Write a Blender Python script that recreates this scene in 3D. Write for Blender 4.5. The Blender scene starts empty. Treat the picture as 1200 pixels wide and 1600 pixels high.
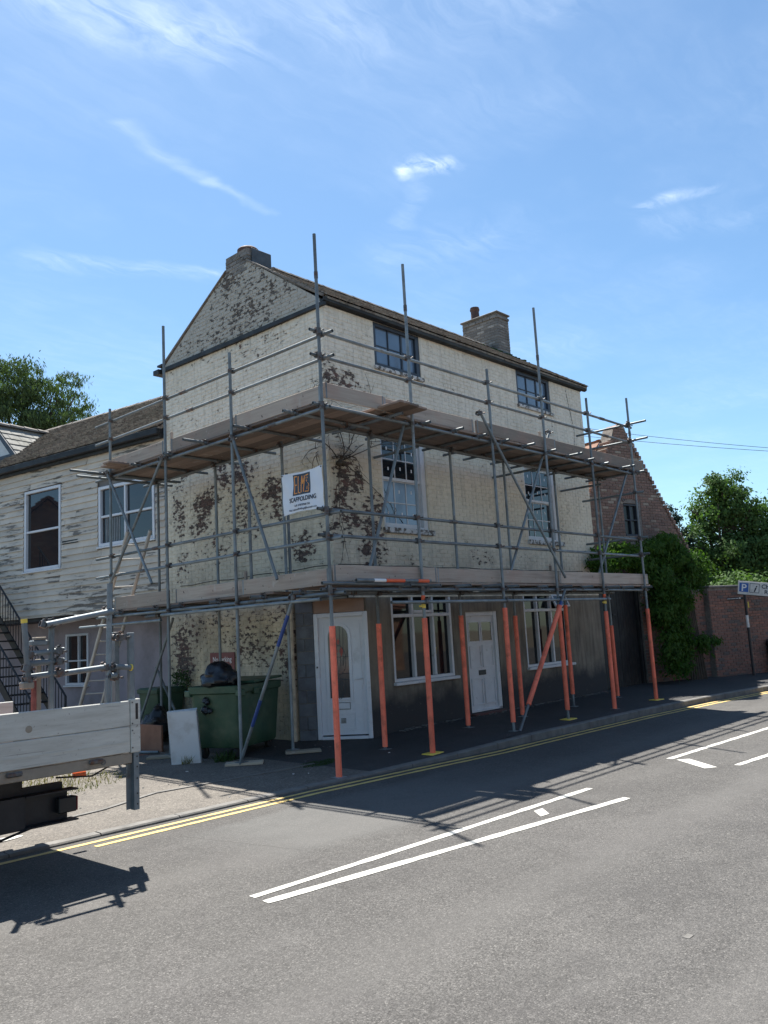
import bpy, math, random
from mathutils import Vector, Matrix, noise as mnoise
random.seed(7)
R = random.random
def U(a, b): return a + (b - a) * random.random()
SC = bpy.context.scene
COL = SC.collection

# ------------------------------------------------------------------ camera
CAMP = Vector((0, 0, 1.85))
RM = Matrix(((0.68061773, -0.06845454, -0.72943367),
             (-0.73053113, -0.13887639, -0.66860872),
             (-0.05553181, 0.98794095, -0.14452991)))
cd = bpy.data.cameras.new('camera')
cam = bpy.data.objects.new('camera', cd); COL.objects.link(cam)
cam.matrix_world = Matrix.Translation(CAMP) @ RM.to_4x4()
cd.sensor_width = 36; cd.lens = 36 * 1300 / 1600
cd.clip_start = 0.05; cd.clip_end = 2000
SC.camera = cam

# ------------------------------------------------------------------ sun, sky, exposure
SUN = Vector((0.235, 0.475, 1.0)).normalized()
sd = bpy.data.lights.new('sun', 'SUN'); sd.energy = 5.0; sd.angle = math.radians(0.55); sd.color = (1, .955, .88)
so = bpy.data.objects.new('sun', sd); COL.objects.link(so)
so.rotation_euler = SUN.to_track_quat('Z', 'Y').to_euler(); so.location = (0, 0, 30)
SC.view_settings.view_transform = 'Standard'; SC.view_settings.look = 'None'
SC.view_settings.gamma = 1; SC.view_settings.use_curve_mapping = False
SC.view_settings.exposure = 1.28
world = bpy.data.worlds.new('World'); SC.world = world; world.use_nodes = True


class G:
    """small node-graph helper"""
    def __init__(s, nt): s.nt = nt; s.N = nt.nodes; s.L = nt.links
    def put(s, n, k, v):
        sk = n.inputs[k]
        if isinstance(v, bpy.types.NodeSocket): s.L.new(v, sk)
        else:
            if isinstance(v, (tuple, list)) and len(v) == 3 and sk.type == 'RGBA': v = (*v, 1)
            sk.default_value = v
    def n(s, t, ins={}, **p):
        n = s.N.new(t)
        for k, v in p.items(): setattr(n, k, v)
        for k, v in ins.items(): s.put(n, k, v)
        return n
    def m(s, op, a, b=0.0, c=None, clamp=False):
        n = s.n('ShaderNodeMath', {0: a, 1: b}, operation=op); n.use_clamp = clamp
        if c is not None: s.put(n, 2, c)
        return n.outputs[0]
    def vm(s, op, a, b=(0, 0, 0)):
        n = s.n('ShaderNodeVectorMath', {0: a, 1: b}, operation=op)
        return n.outputs['Value'] if op in ('DOT_PRODUCT', 'LENGTH') else n.outputs[0]
    def mix(s, f, a, b, bt='MIX'):
        n = s.n('ShaderNodeMix', data_type='RGBA', blend_type=bt)
        s.put(n, 0, f); s.put(n, 6, a); s.put(n, 7, b); return n.outputs[2]
    def noise(s, v, sc, det=4, ro=.55, dist=0, dim='3D'):
        n = s.n('ShaderNodeTexNoise', {'Scale': sc, 'Detail': det, 'Roughness': ro, 'Distortion': dist}, noise_dimensions=dim)
        s.put(n, 'Vector', v); return n.outputs[0]
    def vor(s, v, sc, feat='F1', out=0):
        n = s.n('ShaderNodeTexVoronoi', {'Scale': sc}, feature=feat); s.put(n, 'Vector', v); return n.outputs[out]
    def rng(s, v, a, b, c=0.0, d=1.0, smooth=False):
        n = s.n('ShaderNodeMapRange', {0: v, 1: a, 2: b, 3: c, 4: d}); n.clamp = True
        if smooth: n.interpolation_type = 'SMOOTHSTEP'
        return n.outputs[0]
    def comb(s, x, y, z=0.0):
        return s.n('ShaderNodeCombineXYZ', {0: x, 1: y, 2: z}).outputs[0]
    def sep(s, v): return s.n('ShaderNodeSeparateXYZ', {0: v}).outputs
    def pos(s): return s.n('ShaderNodeNewGeometry').outputs['Position']
    def objc(s): return s.n('ShaderNodeTexCoord').outputs['Object']
    def rnd(s): return s.n('ShaderNodeObjectInfo').outputs['Random']
    def scale(s, v, t): return s.n('ShaderNodeMapping', {'Vector': v, 'Scale': t}).outputs[0]
    def bump(s, h, st=.3, d=.01, nrm=None):
        n = s.n('ShaderNodeBump', {'Strength': st, 'Distance': d, 'Height': h})
        if nrm is not None: s.put(n, 'Normal', nrm)
        return n.outputs[0]


def ray(px, py):
    return (RM @ Vector((px - 600, -(py - 800), -1300))).normalized()

# sky: Nishita + high thin cloud at fixed places on a cloud plane (direction.xy / direction.z)
g = G(world.node_tree); world.node_tree.nodes.clear()
sky = g.n('ShaderNodeTexSky', sky_type='NISHITA', sun_disc=False, sun_elevation=math.asin(SUN.z),
          sun_rotation=math.atan2(SUN.x, SUN.y), altitude=20, air_density=1.0, dust_density=0.35, ozone_density=1.6)
dirv = g.vm('NORMALIZE', g.n('ShaderNodeTexCoord').outputs['Generated'])
sx, sy, sz = g.sep(dirv)
zz = g.m('MAXIMUM', sz, .03)
uvx = g.m('DIVIDE', sx, zz); uvy = g.m('DIVIDE', sy, zz)
uv = g.comb(uvx, uvy)
def suv(px, py):
    d = ray(px, py); return (d.x / d.z, d.y / d.z)
def blob(p, q, w, soft=1.0):
    """soft band along the segment p-q on the cloud plane"""
    a = Vector(suv(*p)); b = Vector(suv(*q)); d = b - a; L = max(d.length, 1e-4); d /= L
    rx = g.m('SUBTRACT', wx, a.x); ry = g.m('SUBTRACT', wy, a.y)
    t = g.m('ADD', g.m('MULTIPLY', rx, d.x), g.m('MULTIPLY', ry, d.y))
    tc = g.m('MINIMUM', g.m('MAXIMUM', t, 0.0), L)
    dx = g.m('SUBTRACT', rx, g.m('MULTIPLY', tc, d.x)); dy = g.m('SUBTRACT', ry, g.m('MULTIPLY', tc, d.y))
    r = g.m('SQRT', g.m('ADD', g.m('MULTIPLY', dx, dx), g.m('MULTIPLY', dy, dy)))
    return g.rng(r, 0, w, 1, 0, True)
wn = g.n('ShaderNodeTexNoise', {'Vector': uv, 'Scale': 5.0, 'Detail': 5}); wc = g.sep(wn.outputs[1])
wx = g.m('ADD', uvx, g.m('MULTIPLY', g.m('SUBTRACT', wc[0], .5), .16))
wy = g.m('ADD', uvy, g.m('MULTIPLY', g.m('SUBTRACT', wc[1], .5), .16))
wuv = g.comb(wx, wy)
strv = g.n('ShaderNodeMapping', {'Vector': wuv, 'Rotation': (0, 0, -.7), 'Scale': (2.2, 10, 1)}).outputs[0]
fib = g.noise(strv, 2.2, 7, .62, .4)
fib2 = g.noise(wuv, 9, 6, .6)
fine = g.rng(g.m('MULTIPLY', fib, g.m('ADD', fib2, .5)), .34, .85)
c1 = g.m('MULTIPLY', blob((60, -10), (330, 70), .12), .40)
c1b = g.m('MULTIPLY', blob((300, -10), (520, 40), .16), .18)
c1c = g.m('MULTIPLY', blob((560, 0), (860, -20), .15), .16)
c2 = g.m('MULTIPLY', blob((640, 260), (690, 263), .05), 1.25)
c2b = g.m('MULTIPLY', blob((655, 285), (640, 360), .04), .14)
c3 = g.m('MULTIPLY', blob((195, 182), (330, 285), .035), .22)
c3b = g.m('MULTIPLY', blob((330, 285), (425, 326), .03), .22)
c4 = g.m('MULTIPLY', blob((60, 403), (330, 430), .08), .26)
c5 = g.m('MULTIPLY', blob((1015, 322), (1090, 300), .055), .42)
c5b = g.m('MULTIPLY', blob((1030, 350), (1250, 340), .12), .12)
c6 = g.m('MULTIPLY', blob((640, 400), (760, 370), .2), .12)
cs = c1
for c in (c1b, c1c, c2, c2b, c4, c5, c5b, c6): cs = g.m('ADD', cs, c)
trail = g.m('ADD', c3, c3b)
veil = g.m('MULTIPLY', g.rng(g.noise(wuv, .9, 5, .6), .42, .75), .14)
cl = g.m('ADD', g.m('MULTIPLY', cs, fine), g.m('MULTIPLY', trail, g.m('ADD', g.m('MULTIPLY', fine, .5), .35)))
cl = g.m('ADD', cl, g.m('MULTIPLY', veil, g.m('ADD', fine, .35)), clamp=True)
hor = g.rng(sz, .0, .35, 1, 0)
tint = g.mix(.85, sky.outputs[0], g.vm('MULTIPLY', sky.outputs[0], (0.74, .94, 1.0)))
skc = g.mix(g.m('MULTIPLY', cl, g.rng(sz, .02, .2)), tint, (7.6, 8.5, 9.5))
bg = g.n('ShaderNodeBackground', {'Color': skc, 'Strength': .072})
wo = g.n('ShaderNodeOutputWorld'); g.L.new(bg.outputs[0], wo.inputs[0])

# ------------------------------------------------------------------ materials
def newmat(name):
    m = bpy.data.materials.new(name); m.use_nodes = True; m.node_tree.nodes.clear()
    g = G(m.node_tree); b = g.n('ShaderNodeBsdfPrincipled'); o = g.n('ShaderNodeOutputMaterial')
    g.L.new(b.outputs[0], o.inputs[0]); return m, g, b

def simple(name, col, rough=.6, metal=0, var=.15, sc=6, bump=.0, spec=.5, dirt=None, dirtsc=3, dthr=(.5, .7), bsc=60, rnd=0.0, world=False):
    m, g, b = newmat(name)
    v = g.pos() if world else g.vm('ADD', g.objc(), g.vm('SCALE', g.comb(g.rnd(), g.rnd(), 0.0)))
    if not world:
        r3 = g.m('MULTIPLY', g.rnd(), 37.0); v = g.vm('ADD', g.objc(), g.comb(r3, r3, 0.0))
    n1 = g.noise(v, sc, 5, .6)
    k = g.rng(n1, .3, .7, 1 - var, 1 + var)
    if rnd: k = g.m('MULTIPLY', k, g.rng(g.rnd(), 0, 1, 1 - rnd, 1 + rnd))
    c = g.vm('MULTIPLY', col, g.comb(k, k, k))
    if dirt:
        f = g.rng(g.noise(v, dirtsc, 7, .65), dthr[0], dthr[1]); c = g.mix(f, c, dirt)
    g.put(b, 'Base Color', c); g.put(b, 'Roughness', g.rng(n1, .3, .7, min(1, rough + .08), max(0, rough - .08)))
    g.put(b, 'Metallic', metal); g.put(b, 'Specular IOR Level', spec)
    if bump: g.put(b, 'Normal', g.bump(g.noise(v, bsc, 4, .6), bump, .01))
    return m

M = {}
M['steel'] = simple('galvanised_steel', (.175, .20, .212), .58, .35, .28, 4, .15, dirt=(.10, .075, .06), dirtsc=5, dthr=(.60, .74), rnd=.22)
M['steel_dark'] = simple('coupler_steel', (.13, .13, .13), .6, .5, .3, 20, .2, dirt=(.13, .06, .035), dirtsc=14, dthr=(.5, .65))
M['foam'] = simple('orange_foam', (.88, .195, .115), .75, 0, .16, 5, .25, dirt=(.42, .11, .06), dirtsc=3.5, dthr=(.52, .72), rnd=.10)
M['yellow_pl'] = simple('yellow_plastic', (.75, .55, .08), .5, 0, .12, 8)
M['red_tape'] = simple('red_tape', (.75, .12, .04), .5, 0, .1, 8)
M['blue_tape'] = simple('blue_tape', (.025, .06, .22), .5, 0, .1, 8)
M['blackmet'] = simple('black_metal', (.018, .02, .025), .45, .2, .2, 8, .1)
M['blackpl'] = simple('black_plastic', (.012, .013, .016), .38, 0, .2, 8, .0)
M['grit'] = simple('dark_grime', (.03, .028, .025), .9, 0, .3, 8, .3)
M['upvc'] = simple('white_upvc', (.66, .68, .72), .32, 0, .04, 2, 0, dirt=(.42, .42, .42), dirtsc=2.2, dthr=(.56, .85))
M['whitewood'] = simple('white_painted_wood', (.60, .61, .62), .55, 0, .08, 4, .15, dirt=(.27, .25, .22), dirtsc=9, dthr=(.62, .74))
M['flakewood'] = simple('flaking_white_wood', (.55, .55, .54), .65, 0, .1, 6, .4, dirt=(.10, .085, .07), dirtsc=10, dthr=(.47, .56))
M['bluewood'] = simple('dark_blue_grey_wood', (.030, .040, .058), .5, 0, .15, 6, .15)
M['cream'] = simple('cream_pipe', (.52, .45, .33), .6, 0, .12, 3, .1, dirt=(.2, .17, .12), dirtsc=4)
M['blackgut'] = simple('black_gutter', (.010, .011, .013), .6, 0, .3, 2, .1, dirt=(.025, .025, .023), dirtsc=4)
M['binGreen'] = simple('bin_green', (.028, .075, .042), .45, 0, .2, 3, .1, dirt=(.10, .125, .075), dirtsc=2.4, dthr=(.5, .8))
M['bag'] = simple('bin_bag_black', (.008, .009, .012), .32, 0, .2, 9, .35, bsc=14)
M['panelwhite'] = simple('white_board', (.58, .60, .60), .45, 0, .06, 2, .05, dirt=(.36, .35, .32), dirtsc=3, dthr=(.5, .8))
M['signred'] = simple('maroon_sign', (.20, .055, .055), .5, 0, .08, 3)
M['lettering'] = simple('white_lettering', (.75, .75, .75), .5, 0, .02, 3)
M['darkletter'] = simple('dark_lettering', (.012, .016, .035), .5, 0, .02, 3)
M['logo_dark'] = simple('logo_navy', (.022, .035, .055), .5, 0, .02, 3)
M['logo_orange'] = simple('logo_orange', (.70, .27, .05), .5, 0, .02, 3)
M['blueSign'] = simple('blue_sign', (.01, .09, .36), .4, 0, .04, 3)
M['signwhite'] = simple('sign_white', (.62, .62, .60), .4, 0, .05, 3, dirt=(.4, .4, .38), dirtsc=5)
M['peach'] = simple('peach_render', (.34, .23, .17), .9, 0, .12, 3, .2, world=True)
M['terracotta'] = simple('terracotta', (.10, .055, .045), .8, 0, .25, 8, .3)
M['lead'] = simple('lead', (.06, .07, .08), .55, .1, .25, 5, .1)
M['alu'] = None
M['ply'] = simple('brown_plywood', (.22, .10, .06), .7, 0, .15, 4, .1)
M['redrust'] = simple('rust_red_paint', (.20, .06, .05), .7, .1, .3, 12, .2)
M['reflector'] = simple('orange_reflector', (.60, .10, .02), .25, 0, .05, 6)
M['redlens'] = simple('red_lens', (.25, .01, .012), .2, 0, .05, 6)
M['tyre'] = simple('tyre_rubber', (.02, .02, .02), .85, 0, .2, 8, .2)
M['mauve'] = simple('mauve_render', (.34, .29, .31), .9, 0, .09, 1.4, .2, dirt=(.19, .165, .165), dirtsc=1.3, dthr=(.45, .8), world=True)
M['greywall'] = simple('dim_grey_wall', (.18, .17, .16), .9, 0, .15, 2, .2, world=True)
M['curtain'] = simple('net_curtain', (.30, .31, .32), .8, 0, .2, 10)

def glass(name, col, rough=.02, spec=.5, var=.2):
    m, g, b = newmat(name)
    v = g.pos(); n = g.noise(v, 1.6, 3, .5)
    k = g.rng(n, .3, .7, 1 - var, 1 + var)
    g.put(b, 'Base Color', g.vm('MULTIPLY', col, g.comb(k, k, k)))
    g.put(b, 'Roughness', rough); g.put(b, 'Specular IOR Level', spec); g.put(b, 'IOR', 1.52)
    g.put(b, 'Normal', g.bump(g.noise(v, 1.1, 2), .05, .03))
    g.put(b, 'Coat Weight', .25); g.put(b, 'Coat Roughness', .02)
    return m
M['glass'] = glass('window_glass', (.012, .016, .022), .02, .6)
M['glass_shop'] = glass('shop_glass', (.008, .011, .014), .03, .28)
M['glass_dark'] = glass('old_dull_glass', (.012, .015, .018), .3, .25)
M['glass_blue'] = glass('sky_tinted_glass', (.10, .15, .22), .10, .9)  # blue base colour stands in for sky reflected in the panes
M['glass_pale'] = glass('pale_film_sky_glass', (.17, .24, .33), .15, .8)  # film tint with the sky reflection put into its colour
M['glass_door'] = glass('door_glass', (.07, .075, .078), .12, .6)

# painted, peeling brick of the corner house.  u = position along both walls, counted from the corner
PATCH = [(3.42, 5.0, .22, .35, 1), (3.95, 4.55, .42, .34, 1.15), (4.1, 4.15, .4, .3, .9), (2.82, 4.95, .45, .32, .95), (1.9, 4.48, .38, .28, 1.1),
         (1.75, 4.15, .35, .22, .9), (4.6, 5.2, .3, .3, .5), (4.85, 4.5, .3, .6, .8), (2.7, 4.3, .7, .7, .62), (3.6, 3.7, .6, .35, .5), (1.15, 3.38, .4, .3, .9),
         (4.7, 3.4, .35, .3, .6), (.2, 6.25, .3, .35, .95), (-.1, 6.25, .35, .3, .95), (-.4, 6.2, .25, .22, .7), (-.05, 4.45, .38, .42, 1.15), (.15, 3.9, .35, .5, .9),
         (-.5, 4.1, .45, .25, .8), (-.35, 3.85, .5, .3, .95), (-.6, 3.45, .35, .5, 1.1), (-.75, 4.1, .2, .4, .9), (-.55, 3.0, .25, .25, 1.0), (-3.7, 3.3, .5, .25, .55),
         (-7.0, 4.05, .35, .22, .6), (-1.7, 3.1, .5, .2, .4), (.1, 4.95, .4, .4, .35), (4.8, 1.6, .35, .7, .95), (4.5, 2.1, .5, .4, .45), (2.6, 1.75, .7, .35, .55),
         (1.6, 1.6, .5, .5, .6), (2.0, 2.3, .9, .3, .35), (3.4, 2.2, .8, .4, .35), (2.4, 8.1, 1.6, .9, .62), (3.0, 9.0, .6, .5, .9), (4.1, 7.9, .8, .35, .45), (1.2, 8.0, .7, .4, .4), (2.4, 7.55, 2.6, .12, .3)]
def brick_rand(g, u, z, bw, bh, off=(0, 0)):
    row = g.m('FLOOR', g.m('DIVIDE', z, bh)); par = g.m('MULTIPLY', g.m('FLOORED_MODULO', row, 2.0), .5)
    cf = g.m('FLOOR', g.m('ADD', g.m('DIVIDE', u, bw), par))
    return g.n('ShaderNodeTexWhiteNoise', {'Vector': g.comb(cf, row)}, noise_dimensions='2D').outputs[0]
BW, BH = .230, .0765
def painted_brick():
    m, g, b = newmat('peeling_painted_brick')
    P = g.pos(); X, Y, Z = g.sep(P); u = g.m('SUBTRACT', Y, X)
    nv = g.n('ShaderNodeTexNoise', {'Vector': P, 'Scale': 3.2, 'Detail': 4}).outputs[1]
    wn = g.sep(nv); uu = g.m('ADD', u, g.m('MULTIPLY', g.m('SUBTRACT', wn[0], .5), .9)); zz = g.m('ADD', Z, g.m('MULTIPLY', g.m('SUBTRACT', wn[1], .5), .6))
    tot = None
    for (pu, pz, ru, rz, s) in PATCH:
        pu2 = pu - .0 if pu >= 0 else pu
        a = g.m('DIVIDE', g.m('SUBTRACT', uu, pu2 + (.39 - .39)), ru * 1.25); c = g.m('DIVIDE', g.m('SUBTRACT', zz, pz), rz * 1.25)
        d = g.m('ADD', g.m('MULTIPLY', a, a), g.m('MULTIPLY', c, c))
        v = g.m('MULTIPLY', g.m('SUBTRACT', 1.0, d, clamp=True), s)
        tot = v if tot is None else g.m('MAXIMUM', tot, v)
    br = brick_rand(g, g.m('ADD', X, Y), Z, BW, BH)
    fn = g.noise(g.scale(P, (1, 1, 2.0)), 8, 6, .66)
    mid = g.noise(P, 4.5, 5, .6)
    val = g.m('ADD', g.m('MULTIPLY', tot, .38), g.m('ADD', g.m('MULTIPLY', fn, 1.5), g.m('ADD', g.m('MULTIPLY', mid, .55), g.m('MULTIPLY', br, .10))))
    left = g.rng(u, -.1, .6)
    low = g.rng(Z, 2.8, 2.3)
    val = g.m('ADD', val, g.m('MULTIPLY', left, .045)); val = g.m('ADD', val, g.m('MULTIPLY', low, .05))
    peel = g.rng(val, 1.355, 1.42)
    thin = g.rng(val, 1.08, 1.32)
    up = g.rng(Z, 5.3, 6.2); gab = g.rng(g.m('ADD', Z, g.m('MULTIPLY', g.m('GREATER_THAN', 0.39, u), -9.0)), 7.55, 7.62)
    paintA = g.mix(up, (.70, .63, .50), (.74, .685, .58))
    paintA = g.mix(g.m('MULTIPLY', low, .8), paintA, (.62, .50, .30))
    big = g.noise(P, .9, 5, .6)
    paint = g.mix(g.rng(big, .42, .68), paintA, g.mix(up, (.63, .55, .42), (.68, .62, .51)))
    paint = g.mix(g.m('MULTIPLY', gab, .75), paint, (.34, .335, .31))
    strk = g.noise(g.scale(P, (5, 5, .35)), 3.0, 5, .6)
    paint = g.mix(g.m('MULTIPLY', g.rng(strk, .5, .74), .42), paint, (.26, .235, .19))
    dl = g.m('MULTIPLY', g.rng(Z, 3.45, 2.85), g.rng(g.noise(g.scale(P, (1, 1, .5)), 2.4, 6, .65), .42, .62))
    paint = g.mix(g.m('MULTIPLY', dl, .55), paint, (.17, .155, .13))
    spk = g.rng(g.noise(P, 34, 4, .7), .61, .69)
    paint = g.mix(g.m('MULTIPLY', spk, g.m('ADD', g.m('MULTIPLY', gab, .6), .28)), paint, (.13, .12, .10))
    paint = g.mix(g.m('MULTIPLY', thin, .35), paint, (.36, .31, .23))
    kk = g.rng(br, 0, 1, .97, 1.03); paint = g.vm('MULTIPLY', paint, g.comb(kk, kk, kk))
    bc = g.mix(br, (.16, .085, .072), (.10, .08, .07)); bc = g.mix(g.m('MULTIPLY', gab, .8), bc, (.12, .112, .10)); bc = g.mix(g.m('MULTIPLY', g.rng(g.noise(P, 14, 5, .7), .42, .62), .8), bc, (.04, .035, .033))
    bc = g.mix(g.rng(g.noise(P, 60, 3, .6), .60, .68), bc, (.28, .25, .2))
    g.put(b, 'Base Color', g.mix(peel, paint, bc)); g.put(b, 'Roughness', g.mix(peel, (.62, .62, .62), (.92, .92, .92)))
    h = g.m('ADD', g.m('MULTIPLY', g.m('SUBTRACT', 1.0, peel), .8), g.m('MULTIPLY', g.noise(P, 45, 4, .7), .5))
    g.put(b, 'Normal', g.bump(h, .55, .006))
    return m
M['pbrick'] = painted_brick()

def red_brick(name, cols, bw, bh, t, dirtc=(.05, .045, .04), mossy=.3, offu=0):
    m, g, b = newmat(name)
    P = g.pos(); u = g.vm('DOT_PRODUCT', P, (t[0], t[1], 0)); Z = g.sep(P)[2]
    br = brick_rand(g, u, Z, bw, bh)
    fn = g.noise(P, 22, 5, .65); big = g.noise(P, 1.1, 5, .6)
    c = g.mix(g.rng(br, .1, .9), cols[0], cols[1]); c = g.mix(g.rng(br, .86, .9), c, cols[2])
    c = g.mix(g.m('MULTIPLY', g.rng(fn, .45, .7), .5), c, cols[3])
    c = g.mix(g.m('MULTIPLY', g.rng(big, .45, .65), mossy), c, dirtc)
    g.put(b, 'Base Color', c); g.put(b, 'Roughness', .9)
    g.put(b, 'Normal', g.bump(fn, .5, .008)); return m
tB = Vector((.97, -.243)).normalized(); tW = Vector((.95, -.31)).normalized()
M['barnbrick'] = red_brick('barn_brick', [(.24, .145, .115), (.16, .10, .085), (.32, .27, .22), (.31, .25, .20)], BW, BH, tB, (.09, .07, .06), .4)
M['wallbrick'] = red_brick('wall_brick', [(.27, .13, .095), (.18, .10, .08), (.12, .10, .095), (.20, .15, .125)], BW, BH, tW, (.06, .055, .05), .5)
M['chimbrick'] = red_brick('chimney_brick', [(.25, .24, .225), (.15, .145, .14), (.36, .35, .33), (.09, .085, .08)], BW, BH, (1, 1), (.05, .05, .05), .75)
M['stepbrick'] = red_brick('step_brick', [(.13, .05, .045), (.09, .045, .04), (.12, .08, .07), (.05, .04, .04)], BW, BH, (1, 0))
M['housebrick'] = red_brick('opposite_brick', [(.36, .20, .12), (.28, .15, .10), (.38, .25, .17), (.30, .2, .14)], BW, BH, (1, 0))
M['mortar'] = simple('lime_mortar', (.20, .18, .16), .95, 0, .25, 14, .4, world=True, dirt=(.08, .07, .06), dirtsc=2)

def render_mat():
    m, g, b = newmat('dirty_cement_render')
    P = g.pos(); Z = g.sep(P)[2]
    n = g.noise(P, 1.6, 7, .65); n2 = g.noise(g.scale(P, (4, 4, .5)), 2.2, 6, .6); n3 = g.noise(P, 30, 4, .7)
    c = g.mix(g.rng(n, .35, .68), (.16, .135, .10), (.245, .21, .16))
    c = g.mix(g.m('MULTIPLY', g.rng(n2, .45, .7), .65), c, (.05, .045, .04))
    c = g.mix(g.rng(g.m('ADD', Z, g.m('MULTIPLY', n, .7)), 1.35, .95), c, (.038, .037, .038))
    c = g.mix(g.rng(g.noise(P, 11, 5, .7), .64, .7), c, (.22, .20, .17))
    g.put(b, 'Base Color', c); g.put(b, 'Roughness', .9); g.put(b, 'Normal', g.bump(g.m('ADD', n3, n), .5, .01)); return m
M['render'] = render_mat()

def board_mat():
    m, g, b = newmat('weatherboard_paint')
    P = g.pos(); r = g.rnd()
    along = g.n('ShaderNodeMapping', {'Vector': P, 'Scale': (1.0, 1.0, 9.0)}).outputs[0]
    n = g.noise(g.vm('ADD', along, g.comb(g.m('MULTIPLY', r, 13.0), 0.0, 0.0)), 1.4, 7, .66)
    big = g.noise(g.scale(P, (1, .7, 1.3)), .8, 4, .6)
    val = g.m('ADD', n, g.m('MULTIPLY', big, .55))
    peel = g.rng(val, .855, .885)
    k = g.rng(r, 0, 1, .88, 1.08)
    c = g.vm('MULTIPLY', (.60, .54, .46), g.comb(k, k, k)); c = g.mix(g.m('MULTIPLY', g.rng(g.noise(P, 2.2, 5), .4, .7), .35), c, (.34, .30, .26))
    c = g.mix(g.m('MULTIPLY', g.rng(val, .78, .88), .4), c, (.3, .27, .235))
    w = g.mix(g.noise(along, 3, 4), (.24, .215, .185), (.10, .09, .08))
    g.put(b, 'Base Color', g.mix(peel, c, w)); g.put(b, 'Roughness', .72)
    g.put(b, 'Normal', g.bump(g.m('SUBTRACT', g.m('MULTIPLY', n, .4), g.m('MULTIPLY', peel, .8)), .5, .004)); return m
M['board'] = board_mat()

def scafboard(name, a, c2, tint):
    m, g, b = newmat(name)
    r = g.rnd(); v = g.vm('ADD', g.objc(), g.comb(g.m('MULTIPLY', r, 31.0), 0.0, g.m('MULTIPLY', r, 7.0)))
    sv = g.n('ShaderNodeMapping', {'Vector': v, 'Scale': (1.2, 22, 22)}).outputs[0]
    n = g.noise(sv, 1.5, 6, .65, .6); big = g.noise(v, 1.8, 4)
    c = g.mix(n, a, c2); k = g.rng(r, 0, 1, .5, 1.2); c = g.vm('MULTIPLY', c, g.comb(k, k, k))
    c = g.mix(g.m('MULTIPLY', g.rng(big, .5, .7), .4), c, tint)
    c = g.mix(g.rng(g.noise(v, 16, 3), .68, .74), c, (.05, .04, .035)); c = g.mix(g.m('MULTIPLY', g.rng(g.noise(v, 5.5, 6, .7), .60, .67), .5), c, (.46, .43, .39)); c = g.mix(g.m('MULTIPLY', g.rng(g.noise(sv, .5, 3), .55, .7), .45), c, (.13, .10, .085))
    g.put(b, 'Base Color', c); g.put(b, 'Roughness', .85); g.put(b, 'Normal', g.bump(n, .3, .005)); return m
M['deck'] = scafboard('scaffold_board', (.21, .155, .125), (.31, .235, .19), (.14, .105, .09))
M['toe'] = scafboard('weathered_toe_board', (.25, .20, .165), (.50, .43, .36), (.36, .22, .175))
M['pad'] = scafboard('timber_pad', (.36, .30, .22), (.48, .42, .32), (.3, .25, .2))
M['plank'] = scafboard('raw_plank', (.20, .105, .055), (.09, .05, .03), (.28, .18, .10))

def tile_mat(name, cols, moss):
    m, g, b = newmat(name)
    P = g.pos()
    cell = g.n('ShaderNodeTexVoronoi', {'Vector': g.scale(P, (1, 1, 1.4)), 'Scale': 7.5}).outputs[1]
    k = g.sep(cell)[0]
    n = g.noise(P, 18, 5, .7); big = g.noise(P, 1.5, 4)
    c = g.mix(k, cols[0], cols[1]); c = g.mix(g.rng(n, .5, .66), c, cols[2])
    c = g.mix(g.m('MULTIPLY', g.rng(big, .45, .7), .6), c, moss)
    g.put(b, 'Base Color', c); g.put(b, 'Roughness', .88); g.put(b, 'Normal', g.bump(n, .6, .01)); return m
M['tiles'] = tile_mat('old_plain_tile', [(.10, .08, .07), (.27, .235, .20), (.34, .32, .28)], (.12, .11, .09))
M['slate'] = tile_mat('pale_slate', [(.16, .16, .15), (.27, .265, .24), (.20, .20, .185)], (.12, .12, .09))
M['pantile'] = tile_mat('orange_pantile', [(.30, .13, .08), (.22, .10, .065), (.34, .21, .15)], (.18, .12, .08))
M['block'] = simple('concrete_block', (.135, .145, .16), .95, 0, .12, 7, .5, rnd=.14, dirt=(.09, .095, .105), dirtsc=4)

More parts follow.
